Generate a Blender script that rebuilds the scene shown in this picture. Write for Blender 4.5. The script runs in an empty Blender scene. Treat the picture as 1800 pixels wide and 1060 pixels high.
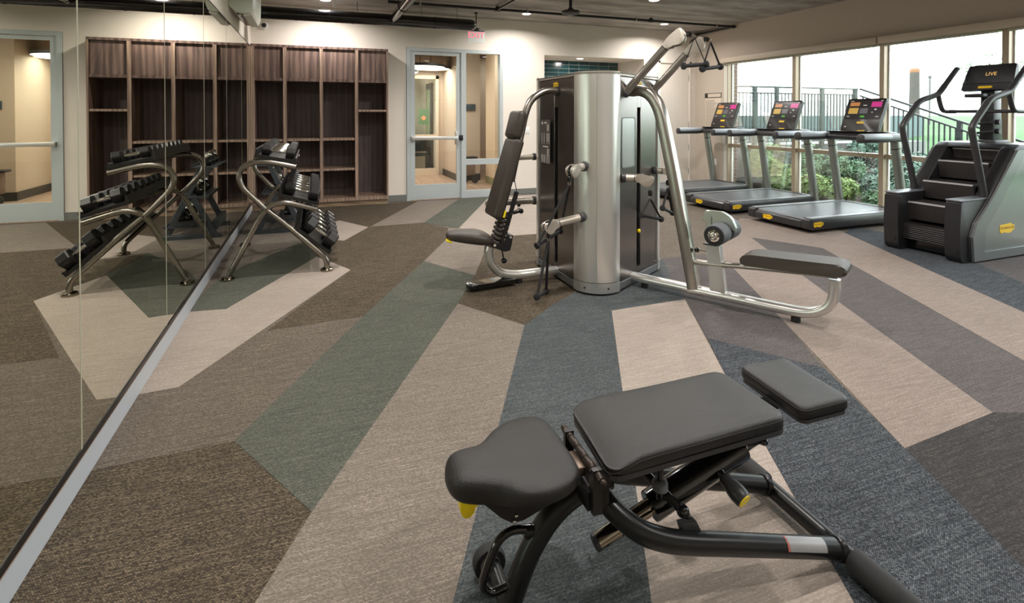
import bpy, bmesh, math, random
from mathutils import Vector, Matrix, Euler
random.seed(7)
PI = math.pi
R = math.radians
SC = bpy.context.scene
COL = SC.collection

# ---------------------------------------------------------------- camera, sky, exposure, lamps
HFOC = 937.0
PITCH = R(0.8)
YAW = R(20.561)
cam_d = bpy.data.cameras.new('camera')
cam = bpy.data.objects.new('camera', cam_d)
COL.objects.link(cam)
cam.location = (0, 0, 1.4)
cam.rotation_euler = (PI/2 - PITCH, 0, -YAW)
cam_d.sensor_fit = 'HORIZONTAL'
cam_d.sensor_width = 36.0
cam_d.lens = 36.0 * HFOC / 1800.0
cam_d.shift_y = -(530.0 - 214.4) / 1800.0          # the photograph is the lower part of a level shot
cam_d.clip_start = 0.05
cam_d.clip_end = 300
SC.camera = cam

SC.view_settings.view_transform = 'Standard'
SC.view_settings.look = 'None'
SC.view_settings.gamma = 1.0
SC.view_settings.use_curve_mapping = False
SC.view_settings.exposure = 0.18
SC.cycles.use_denoising = True
SC.cycles.max_bounces = 10
SC.cycles.diffuse_bounces = 5
SC.cycles.glossy_bounces = 5
SC.cycles.transparent_max_bounces = 16
SC.cycles.sample_clamp_indirect = 6.0
SC.cycles.blur_glossy = 0.6

world = bpy.data.worlds.new('overcast_sky')
SC.world = world
world.use_nodes = True
wn = world.node_tree
wn.nodes['Background'].inputs[0].default_value = (0.93, 0.965, 1.0, 1)
wn.nodes['Background'].inputs[1].default_value = 6.5

LAMP_W = 29.0          # one ceiling downlight
LOBBY_W = 9.0
LAMP_COLOR = (1.0, 0.945, 0.89)

def area_lamp(name, loc, size, watts, color=LAMP_COLOR, rot=(0, 0, 0), shape='DISK', sy=None, parent=None, spread=180):
    d = bpy.data.lights.new(name, 'AREA')
    d.shape = shape
    d.size = size
    if sy: d.size_y = sy
    d.energy = watts
    d.color = color
    d.spread = R(spread)
    o = bpy.data.objects.new(name, d)
    COL.objects.link(o)
    o.location = loc
    o.rotation_euler = rot
    if parent: o.parent = parent
    return o

# ---------------------------------------------------------------- materials
def srgb(r, g, b):
    def f(c):
        c /= 255.0
        return c/12.92 if c <= 0.04045 else ((c+0.055)/1.055)**2.4
    return (f(r), f(g), f(b), 1.0)

MATS = {}
def mat(name, col, rough=0.5, metal=0.0, spec=0.5, coat=0.0, bump=0.0, bscale=60.0, var=0.0, vscale=3.0, emit=None, estr=0.0):
    m = bpy.data.materials.new(name)
    m.use_nodes = True
    nt = m.node_tree
    b = nt.nodes['Principled BSDF']
    c = col if len(col) == 4 else (*col, 1)
    b.inputs['Base Color'].default_value = c
    b.inputs['Roughness'].default_value = rough
    b.inputs['Metallic'].default_value = metal
    b.inputs['Specular IOR Level'].default_value = spec
    b.inputs['Coat Weight'].default_value = coat
    b.inputs['Coat Roughness'].default_value = 0.15
    tc = nt.nodes.new('ShaderNodeTexCoord')
    n = nt.nodes.new('ShaderNodeTexNoise')
    n.inputs['Scale'].default_value = vscale
    n.inputs['Detail'].default_value = 4
    nt.links.new(tc.outputs['Object'], n.inputs['Vector'])
    v = max(var, 0.02)
    mr = nt.nodes.new('ShaderNodeMapRange')
    mr.inputs['To Min'].default_value = 1-v
    mr.inputs['To Max'].default_value = 1+v
    nt.links.new(n.outputs['Fac'], mr.inputs['Value'])
    mx = nt.nodes.new('ShaderNodeVectorMath'); mx.operation = 'SCALE'
    mx.inputs[0].default_value = c[:3]
    nt.links.new(mr.outputs[0], mx.inputs['Scale'])
    nt.links.new(mx.outputs[0], b.inputs['Base Color'])
    if bump > 0:
        bn = nt.nodes.new('ShaderNodeTexNoise')
        bn.inputs['Scale'].default_value = bscale
        bn.inputs['Detail'].default_value = 3
        nt.links.new(tc.outputs['Object'], bn.inputs['Vector'])
        bp = nt.nodes.new('ShaderNodeBump')
        bp.inputs['Strength'].default_value = bump
        bp.inputs['Distance'].default_value = 0.004
        nt.links.new(bn.outputs['Fac'], bp.inputs['Height'])
        nt.links.new(bp.outputs[0], b.inputs['Normal'])
    if emit:
        b.inputs['Emission Color'].default_value = emit if len(emit) == 4 else (*emit, 1)
        b.inputs['Emission Strength'].default_value = estr
    MATS[name] = m
    return m

def wood(name, dark, light, scale=1.0, rough=0.5, axis='Z'):
    m = mat(name, dark, rough)
    nt = m.node_tree
    b = nt.nodes['Principled BSDF']
    tc = nt.nodes.new('ShaderNodeTexCoord')
    mp = nt.nodes.new('ShaderNodeMapping')
    mp.inputs['Scale'].default_value = {'Z': (8*scale, 8*scale, 0.7*scale), 'X': (1.1*scale, 14*scale, 14*scale), 'Y': (14*scale, 1.1*scale, 14*scale)}[axis]
    nt.links.new(tc.outputs['Object'], mp.inputs['Vector'])
    n = nt.nodes.new('ShaderNodeTexNoise')
    n.inputs['Scale'].default_value = 1.6
    n.inputs['Detail'].default_value = 7
    n.inputs['Distortion'].default_value = 1.4
    nt.links.new(mp.outputs[0], n.inputs['Vector'])
    w = nt.nodes.new('ShaderNodeTexWave')
    w.inputs['Scale'].default_value = 0.5
    w.inputs['Distortion'].default_value = 9
    w.inputs['Detail'].default_value = 3
    nt.links.new(mp.outputs[0], w.inputs['Vector'])
    ad = nt.nodes.new('ShaderNodeMath'); ad.operation = 'MULTIPLY_ADD'
    ad.inputs[1].default_value = 0.35
    nt.links.new(w.outputs['Fac'], ad.inputs[0])
    nt.links.new(n.outputs['Fac'], ad.inputs[2])
    cr = nt.nodes.new('ShaderNodeValToRGB')
    cr.color_ramp.elements[0].position = 0.42
    cr.color_ramp.elements[0].color = dark
    cr.color_ramp.elements[1].position = 0.92
    cr.color_ramp.elements[1].color = light
    nt.links.new(ad.outputs[0], cr.inputs[0])
    nt.links.new(cr.outputs[0], b.inputs['Base Color'])
    return m

def carpet(name, base, fleck, angle, amount=0.5, sx=125.0, sy=230.0):
    m = mat(name, base, 0.95, spec=0.15)
    nt = m.node_tree
    b = nt.nodes['Principled BSDF']
    tc = nt.nodes.new('ShaderNodeTexCoord')
    mp = nt.nodes.new('ShaderNodeMapping')
    mp.inputs['Rotation'].default_value = (0, 0, angle)
    nt.links.new(tc.outputs['Object'], mp.inputs['Vector'])
    br = nt.nodes.new('ShaderNodeTexBrick')           # the woven dashes of the loop pile
    br.inputs['Scale'].default_value = 1.0
    br.inputs['Brick Width'].default_value = 1.0/sx
    br.inputs['Row Height'].default_value = 1.0/sy
    br.inputs['Mortar Size'].default_value = 0.0009
    br.inputs['Mortar Smooth'].default_value = 0.4
    br.inputs['Color1'].default_value = (1, 1, 1, 1)
    br.inputs['Color2'].default_value = (0.0, 0.0, 0.0, 1)
    br.inputs['Mortar'].default_value = (0, 0, 0, 1)
    br.inputs['Bias'].default_value = 0.0
    nt.links.new(mp.outputs[0], br.inputs['Vector'])
    m2 = nt.nodes.new('ShaderNodeMapping')
    m2.inputs['Rotation'].default_value = (0, 0, angle)
    m2.inputs['Scale'].default_value = (3.5, 85.0, 1)
    nt.links.new(tc.outputs['Object'], m2.inputs['Vector'])
    st = nt.nodes.new('ShaderNodeTexNoise')           # streaks of the yarn along the rows
    st.inputs['Scale'].default_value = 1.5
    st.inputs['Detail'].default_value = 5
    nt.links.new(m2.outputs[0], st.inputs['Vector'])
    big = nt.nodes.new('ShaderNodeTexNoise')
    big.inputs['Scale'].default_value = 1.3
    nt.links.new(tc.outputs['Object'], big.inputs['Vector'])
    f1 = nt.nodes.new('ShaderNodeMath'); f1.operation = 'MULTIPLY'
    nt.links.new(br.outputs['Color'], f1.inputs[0])
    mr = nt.nodes.new('ShaderNodeMapRange')
    mr.inputs['From Min'].default_value = 0.3
    mr.inputs['From Max'].default_value = 0.72
    mr.inputs['To Min'].default_value = 0.15
    mr.inputs['To Max'].default_value = amount*1.7
    nt.links.new(st.outputs['Fac'], mr.inputs['Value'])
    nt.links.new(mr.outputs[0], f1.inputs[1])
    mix = nt.nodes.new('ShaderNodeMix'); mix.data_type = 'RGBA'
    mix.inputs[6].default_value = base
    mix.inputs[7].default_value = fleck
    nt.links.new(f1.outputs[0], mix.inputs[0])
    sm = nt.nodes.new('ShaderNodeMapRange')
    sm.inputs['To Min'].default_value = 0.78
    sm.inputs['To Max'].default_value = 1.22
    nt.links.new(st.outputs['Fac'], sm.inputs['Value'])
    bm_ = nt.nodes.new('ShaderNodeMapRange')
    bm_.inputs['To Min'].default_value = 0.88
    bm_.inputs['To Max'].default_value = 1.12
    nt.links.new(big.outputs['Fac'], bm_.inputs['Value'])
    mm = nt.nodes.new('ShaderNodeMath'); mm.operation = 'MULTIPLY'
    nt.links.new(sm.outputs[0], mm.inputs[0]); nt.links.new(bm_.outputs[0], mm.inputs[1])
    vs = nt.nodes.new('ShaderNodeVectorMath'); vs.operation = 'SCALE'
    nt.links.new(mix.outputs[2], vs.inputs[0]); nt.links.new(mm.outputs[0], vs.inputs['Scale'])
    nt.links.new(vs.outputs[0], b.inputs['Base Color'])
    bp = nt.nodes.new('ShaderNodeBump')
    bp.inputs['Strength'].default_value = 0.5
    bp.inputs['Distance'].default_value = 0.002
    nt.links.new(br.outputs['Color'], bp.inputs['Height'])
    nt.links.new(bp.outputs[0], b.inputs['Normal'])
    return m

def concrete(name, a, c):
    m = mat(name, a, 0.85)
    nt = m.node_tree
    b = nt.nodes['Principled BSDF']
    tc = nt.nodes.new('ShaderNodeTexCoord')
    mp = nt.nodes.new('ShaderNodeMapping')
    mp.inputs['Scale'].default_value = (0.7, 2.6, 1)
    nt.links.new(tc.outputs['Object'], mp.inputs['Vector'])
    n = nt.nodes.new('ShaderNodeTexNoise')
    n.inputs['Scale'].default_value = 1.7; n.inputs['Detail'].default_value = 9; n.inputs['Roughness'].default_value = 0.68
    nt.links.new(mp.outputs[0], n.inputs['Vector'])
    cr = nt.nodes.new('ShaderNodeValToRGB')
    cr.color_ramp.elements[0].position = 0.36; cr.color_ramp.elements[0].color = a
    cr.color_ramp.elements[1].position = 0.68; cr.color_ramp.elements[1].color = c
    nt.links.new(n.outputs['Fac'], cr.inputs[0])
    nt.links.new(cr.outputs[0], b.inputs['Base Color'])
    return m

def glass(name, tint=(0.93, 0.97, 0.96), refl=1.0):
    m = bpy.data.materials.new(name)
    m.use_nodes = True
    nt = m.node_tree
    nt.nodes.clear()
    out = nt.nodes.new('ShaderNodeOutputMaterial')
    tr = nt.nodes.new('ShaderNodeBsdfTransparent'); tr.inputs[0].default_value = (*tint, 1)
    gl = nt.nodes.new('ShaderNodeBsdfGlossy'); gl.inputs['Roughness'].default_value = 0.0
    gl.inputs[0].default_value = (1, 1, 1, 1)
    fr = nt.nodes.new('ShaderNodeFresnel'); fr.inputs[0].default_value = 1.5
    mu = nt.nodes.new('ShaderNodeMath'); mu.operation = 'MULTIPLY'; mu.inputs[1].default_value = refl
    nt.links.new(fr.outputs[0], mu.inputs[0])
    mx = nt.nodes.new('ShaderNodeMixShader')
    nt.links.new(mu.outputs[0], mx.inputs[0])
    nt.links.new(tr.outputs[0], mx.inputs[1]); nt.links.new(gl.outputs[0], mx.inputs[2])
    nt.links.new(mx.outputs[0], out.inputs[0])
    return m

M_wall = mat('wall_paint', srgb(229, 221, 210), 0.7, var=0.015, bump=0.05, bscale=220)
M_wallr = mat('wall_paint_backlit', srgb(192, 180, 166), 0.7, var=0.015, bump=0.05, bscale=220)  # same wall paint, with the window wall's backlit shade put into the colour
M_ceil = concrete('ceiling_concrete', srgb(128, 122, 116), srgb(184, 178, 170))
M_base = mat('grey_rubber_base', srgb(118, 120, 116), 0.5)
M_lbase = mat('light_grey_rail', srgb(176, 182, 188), 0.4)
M_black = mat('matte_black_metal', srgb(22, 22, 23), 0.38)
M_gloss = mat('gloss_black_paint', srgb(14, 14, 15), 0.12, coat=0.6)
M_rubber = mat('black_rubber', srgb(30, 30, 31), 0.7, bump=0.1, bscale=300)
M_leather = mat('charcoal_leather', srgb(31, 30, 30), 0.38, spec=0.45, bump=0.35, bscale=420, var=0.06, vscale=6)
M_leather2 = mat('brown_black_leather', srgb(60, 54, 48), 0.4, bump=0.3, bscale=420, var=0.05)
M_frame = mat('satin_black_frame', srgb(34, 35, 36), 0.3, metal=0.35)
M_chrome = mat('chrome', srgb(225, 222, 214), 0.08, metal=1.0)
M_smoke = mat('smoked_chrome', srgb(150, 142, 128), 0.1, metal=1.0)
M_bronze = mat('brushed_nickel_tube', srgb(172, 167, 159), 0.3, metal=1.0)
M_rackt = mat('rack_tube_nickel', srgb(146, 141, 132), 0.26, metal=1.0)
M_silver = mat('silver_satin', srgb(224, 223, 219), 0.32, metal=0.85)
M_silver2 = mat('silver_painted', srgb(196, 196, 194), 0.35, metal=0.75)
M_champ = mat('champagne_satin', srgb(190, 182, 170), 0.36, metal=0.6)
M_panel = mat('dark_satin_panel', srgb(128, 123, 119), 0.24, metal=0.9)
M_yellow = mat('yellow_plastic', srgb(250, 222, 10), 0.35)
M_badge = mat('yellow_badge', srgb(240, 196, 30), 0.4)
M_badgetext = mat('badge_print', srgb(84, 62, 8), 0.5)
M_plastic = mat('dark_grey_plastic', srgb(52, 52, 54), 0.42)
M_greyplas = mat('grey_plastic', srgb(96, 98, 100), 0.4)
M_white = mat('white_enamel', srgb(238, 238, 234), 0.4)
M_alu = mat('pale_aluminium', srgb(192, 200, 202), 0.4, metal=0.25)
M_mull = mat('champagne_aluminium', srgb(176, 160, 138), 0.38, metal=0.35)
M_mullw = mat('pale_mullion_edge', srgb(226, 224, 214), 0.45)
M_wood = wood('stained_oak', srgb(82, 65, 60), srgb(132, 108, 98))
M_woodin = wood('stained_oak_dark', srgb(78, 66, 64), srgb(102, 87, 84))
M_woodedge = wood('oak_edge_band', srgb(126, 104, 90), srgb(176, 150, 132), 1.5)
M_woodbase = wood('pale_oak_plinth', srgb(150, 124, 100), srgb(184, 158, 130), 1.0, axis='X')
M_mirror = mat('mirror_silver', (0.76, 0.76, 0.66, 1), 0.0, metal=1.0)
M_glass = glass('clear_glass')
M_wglass = glass('window_glass', (0.95, 0.98, 0.97), 0.55)
M_lens = mat('lamp_lens', (1, 1, 1, 1), 0.5, emit=(1.0, 0.93, 0.82), estr=9.0)
M_red = mat('exit_letters', srgb(240, 90, 110), 0.5, emit=srgb(255, 120, 140), estr=0.9)
M_ctrim = mat('dark_trim', srgb(40, 38, 36), 0.5)
M_rubbergrip = mat('foam_grip', srgb(78, 82, 86), 0.62, bump=0.1, bscale=200)

# ---------------------------------------------------------------- mesh helpers
def rotm(e): return Euler(e).to_matrix().to_4x4()

class MB:
    """collects shapes and links them as one mesh object"""
    def __init__(s):
        s.bm = bmesh.new()
        s.smooth = True
    def box(s, c, size, rot=None, bev=0.0, seg=2, mtx=None):
        m = Matrix.Translation(Vector(c))
        if rot: m = m @ rotm(rot)
        if mtx is not None: m = mtx @ m
        m = m @ Matrix.Diagonal((size[0], size[1], size[2], 1))
        r = bmesh.ops.create_cube(s.bm, size=1.0, matrix=m)
        if bev > 0:
            vs = set(r['verts'])
            es = [e for e in s.bm.edges if e.verts[0] in vs and e.verts[1] in vs]
            bmesh.ops.bevel(s.bm, geom=es, offset=bev, segments=seg, affect='EDGES', profile=0.5)
        return s
    def b2(s, lo, hi, bev=0.0, seg=2):
        c = [(a+b)/2 for a, b in zip(lo, hi)]
        return s.box(c, [abs(b-a) for a, b in zip(lo, hi)], bev=bev, seg=seg)
    def ring(s, c, u, v, n, ru, rv=None, power=2.0):
        rv = ru if rv is None else rv
        out = []
        for i in range(n):
            a = 2*PI*i/n
            ca, sa = math.cos(a), math.sin(a)
            if power != 2.0:
                ca = math.copysign(abs(ca)**(2/power), ca); sa = math.copysign(abs(sa)**(2/power), sa)
            out.append(s.bm.verts.new(Vector(c) + u*ru*ca + v*rv*sa))
        return out
    def skin(s, rings, cap=True, closed=False):
        n = len(rings[0])
        pairs = list(zip(rings[:-1], rings[1:]))
        if closed: pairs.append((rings[-1], rings[0]))
        for a, b in pairs:
            for i in range(n):
                j = (i+1) % n
                s.bm.faces.new((a[i], a[j], b[j], b[i]))
        if cap and not closed:
            s.bm.faces.new(list(reversed(rings[0])))
            s.bm.faces.new(rings[-1])
        return s
    def tube(s, pts, r, n=12, rv=None, up=None, power=2.0, closed=False):
        pts = [Vector(p) for p in pts]
        L = len(pts)
        rs = r if isinstance(r, (list, tuple)) else [r]*L
        rings = []
        u = None
        for i, p in enumerate(pts):
            if closed:
                t = (pts[(i+1) % L] - pts[i-1]).normalized()
            elif i == 0: t = (pts[1]-pts[0]).normalized()
            elif i == L-1: t = (pts[-1]-pts[-2]).normalized()
            else: t = ((pts[i+1]-p).normalized() + (p-pts[i-1]).normalized()).normalized()
            if u is None:
                ref = Vector(up) if up else (Vector((0, 0, 1)) if abs(t.z) < 0.9 else Vector((1, 0, 0)))
                u = (ref - t*ref.dot(t)).normalized()
            else:
                u = (u - t*u.dot(t)).normalized()
            v = t.cross(u)
            k = 1.0
            if 0 < i < L-1 and not closed:
                ca = max(0.3, (p-pts[i-1]).normalized().dot(t)); k = 1.0
            rings.append(s.ring(p, u, v, n, rs[i]*k, (rv if rv else rs[i])*k, power))
        return s.skin(rings, closed=closed)
    def cyl(s, a, b, r, n=16, r2=None):
        return s.tube([a, b], [r, r if r2 is None else r2], n)
    def lathe(s, prof, o=(0, 0, 0), axis=(0, 0, 1), n=20, cap=True):
        ax = Vector(axis).normalized()
        ref = Vector((0, 0, 1)) if abs(ax.z) < 0.9 else Vector((1, 0, 0))
        u = (ref - ax*ref.dot(ax)).normalized(); v = ax.cross(u)
        rings = [s.ring(Vector(o)+ax*h, u, v, n, max(r, 1e-4)) for r, h in prof]
        return s.skin(rings, cap=cap)
    def prism(s, poly, o, u, v, w, depth, bev=0.0, seg=2):
        """poly (a,b) in plane o + a*u + b*v, thickness depth along w"""
        o, u, v, w = Vector(o), Vector(u), Vector(v), Vector(w)
        a = [s.bm.verts.new(o+u*p[0]+v*p[1]) for p in poly]
        b = [s.bm.verts.new(o+u*p[0]+v*p[1]+w*depth) for p in poly]
        n = len(poly)
        fs = [s.bm.faces.new(a), s.bm.faces.new(list(reversed(b)))]
        for i in range(n):
            j = (i+1) % n
            fs.append(s.bm.faces.new((a[j], a[i], b[i], b[j])))
        if bev > 0:
            es = set()
            for f in fs:
                for e in f.edges: es.add(e)
            bmesh.ops.bevel(s.bm, geom=list(es), offset=bev, segments=seg, affect='EDGES', profile=0.5)
        return s
    def ball(s, c, r, sc=(1, 1, 1), seg=16, rings=10, rot=None):
        m = Matrix.Translation(Vector(c))
        if rot: m = m @ rotm(rot)
        m = m @ Matrix.Diagonal((r*sc[0], r*sc[1], r*sc[2], 1))
        bmesh.ops.create_uvsphere(s.bm, u_segments=seg, v_segments=rings, radius=1.0, matrix=m)
        return s
    def quad(s, a, b, c, d):
        s.bm.faces.new([s.bm.verts.new(p) for p in (a, b, c, d)])
        return s
    def xf(s, m):
        bmesh.ops.transform(s.bm, matrix=m, verts=s.bm.verts[:])
        return s
    def build(s, name, m, parent=None, label=None, kind=None, world=False, ang=38, smooth=True):
        if world and parent is not None: s.xf(local_of(parent))
        bmesh.ops.recalc_face_normals(s.bm, faces=s.bm.faces[:])
        if smooth:
            lim = R(ang)
            for f in s.bm.faces: f.smooth = True
            for e in s.bm.edges:
                if len(e.link_faces) == 2:
                    try: e.smooth = e.calc_face_angle() < lim
                    except ValueError: e.smooth = True
        me = bpy.data.meshes.new(name)
        s.bm.to_mesh(me); s.bm.free()
        me.materials.append(m)
        o = bpy.data.objects.new(name, me)
        COL.objects.link(o)
        if parent is not None: o.parent = parent
        if label: o['label'] = label
        if kind: o['kind'] = kind
        return o

WM = {}
def local_of(p):
    m = Matrix.Identity(4)
    while p is not None:
        m = (Matrix.Translation(p.location) @ p.rotation_euler.to_matrix().to_4x4()) @ m
        p = p.parent
    return m.inverted()

def tag(o, label, cat, group=None):
    o['label'] = label; o['category'] = cat
    if group: o['group'] = group
    return o

def thing(name, label, cat, loc=(0, 0, 0), rz=0.0, group=None):
    o = bpy.data.objects.new(name, None)
    o.empty_display_size = 0.1
    COL.objects.link(o)
    o.location = loc; o.rotation_euler = (0, 0, rz)
    return tag(o, label, cat, group)

def kids(o): return [c for c in bpy.data.objects if c.parent == o]
def dup(o, parent=None, tree=None):
    c = o.copy(); COL.objects.link(c)
    c.parent = parent
    for ch in (tree or {}).get(o, []): dup(ch, c, tree)
    return c
def tree_of(o, t=None):
    t = {} if t is None else t
    t[o] = kids(o)
    for c in t[o]: tree_of(c, t)
    return t

def arc(pts, k=6):
    """Catmull-Rom through the points"""
    P = [Vector(p) for p in pts]
    P = [P[0]*2-P[1]] + P + [P[-1]*2-P[-2]]
    out = []
    for i in range(1, len(P)-2):
        for j in range(k):
            t = j/k
            p0, p1, p2, p3 = P[i-1], P[i], P[i+1], P[i+2]
            out.append(0.5*((2*p1)+(p2-p0)*t+(2*p0-5*p1+4*p2-p3)*t*t+(3*p1-p0-3*p2+p3)*t**3))
    out.append(P[-2].copy())
    return out

def fillet(pts, r, k=5):
    P = [Vector(p) for p in pts]
    rs = r if isinstance(r, (list, tuple)) else [r]*len(P)
    out = [P[0]]
    for i in range(1, len(P)-1):
        a = (P[i-1]-P[i]); b = (P[i+1]-P[i])
        d = min(rs[i], a.length*0.49, b.length*0.49)
        s0 = P[i]+a.normalized()*d; s1 = P[i]+b.normalized()*d
        for j in range(k+1):
            t = j/k
            out.append(s0*(1-t)**2 + P[i]*2*t*(1-t) + s1*t*t)
    out.append(P[-1])
    return out

def rrect(w, h, r, k=4):
    out = []
    for cx, cy, a0 in ((w/2-r, h/2-r, 0), (-w/2+r, h/2-r, PI/2), (-w/2+r, -h/2+r, PI), (w/2-r, -h/2+r, 1.5*PI)):
        for j in range(k+1):
            a = a0 + PI/2*j/k
            out.append((cx+r*math.cos(a), cy+r*math.sin(a)))
    return out

def text(name, body, size, m, parent, loc, rot, extrude=0.0006, align='CENTER', label=None):
    cu = bpy.data.curves.new(name, 'FONT')
    cu.body = body; cu.size = size; cu.align_x = align; cu.align_y = 'CENTER'; cu.extrude = extrude
    cu.resolution_u = 2
    cu.materials.append(m)
    tmp = bpy.data.objects.new(name, cu)
    COL.objects.link(tmp)
    me = bpy.data.meshes.new_from_object(tmp)
    bpy.data.objects.remove(tmp)
    o = bpy.data.objects.new(name, me)
    if not me.materials: me.materials.append(m)
    COL.objects.link(o)
    o.parent = parent
    o.location = loc; o.rotation_euler = rot
    if label: o['label'] = label
    return o

def struct(o):
    o['kind'] = 'structure'
    return o

# ---------------------------------------------------------------- the room
XL, XR, YB, ZC = -0.82, 7.156, 8.66, 3.03
YF = -2.4

fl = struct(MB().b2((XL-0.3, YF-0.2, -0.12), (XR+0.25, YB+0.0, 0.0)).build('floor', mat('carpet_glue_bed', srgb(90, 82, 76), 0.95, var=0.06, vscale=40)))

CP = {
 'light': carpet('carpet_light', srgb(150, 139, 130), srgb(198, 188, 178), R(8), 0.55),
 'taupe': carpet('carpet_taupe', srgb(86, 78, 71), srgb(164, 153, 139), R(10), 0.55),
 'dark': carpet('carpet_dark_brown', srgb(56, 49, 43), srgb(170, 154, 128), R(12), 0.5),
 'green': carpet('carpet_green_grey', srgb(72, 75, 68), srgb(144, 144, 131), R(8), 0.5),
 'tan': carpet('carpet_tan', srgb(110, 102, 94), srgb(184, 172, 160), R(14), 0.55),
 'blue': carpet('carpet_blue_grey', srgb(62, 67, 69), srgb(134, 139, 139), R(-12), 0.5),
 'navy': carpet('carpet_blue_black', srgb(42, 46, 51), srgb(142, 147, 152), R(35), 0.5, 180, 180),
 'grey': carpet('carpet_warm_grey', srgb(78, 74, 74), srgb(134, 128, 126), R(-20), 0.45),
 'rose': carpet('carpet_rose_tan', srgb(124, 113, 106), srgb(180, 167, 158), R(-18), 0.5),
 'coal': carpet('carpet_charcoal', srgb(50, 49, 50), srgb(112, 107, 104), R(30), 0.45),
}
CARPET = [
 ('taupe', [(-0.82, 1.0), (-0.82, 8.45), (7.15, 8.65), (7.15, -2.3), (-0.82, -2.3)], 0.0),
 ('light', [(-0.815, 3.123), (-0.646, 3.137), (0.321, 4.979), (0.038, 5.555), (-0.583, 4.287), (-0.862, 4.321)], 1),
 ('taupe', [(-0.818, 2.519), (-0.318, 2.532), (0.331, 3.806), (-0.276, 3.754), (0.321, 4.979), (-0.646, 3.137), (-0.815, 3.123)], 2),
 ('green', [(-0.862, 4.321), (-0.583, 4.287), (0.038, 5.555), (-0.098, 6.280), (-0.589, 5.454), (-0.744, 5.079)], 3),
 ('tan', [(-0.744, 5.079), (-0.589, 5.454), (-0.098, 6.280), (0.236, 6.155), (0.234, 6.944), (-0.567, 7.820), (-0.797, 7.402)], 1),
 ('dark', [(-0.276, 3.754), (0.331, 3.806), (0.989, 5.025), (1.404, 5.831), (1.558, 6.377), (1.344, 6.823), (0.650, 6.788), (0.326, 6.149), (-0.098, 6.280), (0.038, 5.555), (0.321, 4.979)], 4),
 ('light', [(0.334, 7.360), (0.650, 6.788), (0.326, 6.149), (0.063, 6.422), (-0.030, 7.043)], 2),
 ('dark', [(0.085, 8.528), (1.106, 8.473), (1.580, 8.533), (0.650, 6.788), (0.334, 7.360), (-0.030, 7.043), (-0.203, 7.403)], 5),
 ('tan', [(0.673, 6.815), (1.344, 6.823), (2.248, 8.497), (1.580, 8.533)], 3),
 ('green', [(1.344, 6.823), (1.686, 6.346), (2.806, 8.578), (2.248, 8.497)], 4),
 ('light', [(1.686, 6.346), (1.890, 5.737), (2.466, 5.705), (3.697, 8.552), (2.806, 8.578)], 5),
 ('tan', [(0.989, 5.025), (1.404, 5.831), (1.558, 6.377), (1.686, 6.346), (1.890, 5.737), (1.317, 4.425)], 2),
 ('green', [(-0.318, 2.532), (0.331, 3.806), (0.989, 5.025), (1.317, 4.425), (1.001, 3.803), (-0.008, 1.979)], 5),
 ('dark', [(-0.818, 2.519), (-0.318, 2.532), (-0.008, 1.979), (-0.303, 1.368), (-0.840, 1.570)], 3),
 ('tan', [(-0.008, 1.979), (1.001, 3.803), (1.310, 3.258), (0.216, 1.174), (-0.303, 1.368)], 4),
 ('dark', [(1.001, 3.803), (1.317, 4.425), (1.890, 5.737), (2.466, 5.705), (2.196, 4.371), (1.922, 3.725), (1.669, 3.553), (1.310, 3.258)], 1),
 ('blue', [(1.310, 3.258), (1.669, 3.553), (1.922, 3.725), (2.238, 3.831), (3.179, 4.310), (2.802, 3.667), (2.632, 3.295), (1.990, 3.286), (0.744, 0.975), (0.216, 1.174)], 2),
 ('light', [(1.990, 3.286), (2.632, 3.295), (2.090, 2.297), (1.290, 0.771), (0.744, 0.975)], 1),
 ('grey', [(2.632, 3.295), (2.802, 3.667), (3.179, 4.310), (3.668, 4.284), (3.579, 3.813), (3.003, 2.759), (2.630, 2.119), (2.302, 2.666)], 3),
 ('navy', [(2.302, 2.666), (2.630, 2.119), (2.312, 1.492), (1.836, 0.566), (1.290, 0.771), (2.090, 2.297)], 4),
 ('rose', [(3.668, 4.284), (4.270, 4.785), (4.660, 4.698), (3.669, 2.853), (2.977, 1.528), (2.312, 1.492), (3.003, 2.759), (3.579, 3.813)], 2),
 ('grey', [(4.660, 4.698), (4.985, 4.055), (3.770, 1.791), (3.513, 1.327), (2.977, 1.528), (3.669, 2.853)], 1),
 ('rose', [(4.270, 4.785), (4.660, 4.698), (4.985, 4.055), (3.770, 1.791), (3.368, 1.041), (4.255, 0.984), (4.698, 2.236), (5.876, 4.490), (6.284, 5.250), (5.356, 5.598)], 3),
 ('navy', [(5.876, 4.490), (4.698, 2.236), (4.016, 0.928), (4.860, 0.966), (5.504, 2.622), (5.812, 3.113), (6.347, 4.313), (6.271, 4.679)], 5),
 ('grey', [(6.347, 4.313), (5.812, 3.113), (5.504, 2.622), (4.860, 0.966), (7.125, 1.213), (6.866, 3.274)], 2),
 ('coal', [(2.312, 1.492), (2.977, 1.528), (4.506, 1.636), (2.540, 0.781), (2.202, 0.428), (1.836, 0.566)], 0),
]
for kind, poly, lift in CARPET:
    n = len(poly)
    area = sum(poly[i][0]*poly[(i+1) % n][1]-poly[(i+1) % n][0]*poly[i][1] for i in range(n))
    if area < 0: poly = list(reversed(poly))
    h = 0.0035 + 0.0006*lift
    if len(poly) == 5 and kind == 'taupe' and lift == 0.0: h = 0.0028
    MB().prism(poly, (0, 0, 0.0005), (1, 0, 0), (0, 1, 0), (0, 0, 1), h).build('carpet_panel', CP[kind], fl, smooth=False)

struct(MB().b2((XL-0.3, YF-0.2, ZC), (XR+0.3, YB+0.3, ZC+0.15)).build('ceiling', M_ceil))

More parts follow.
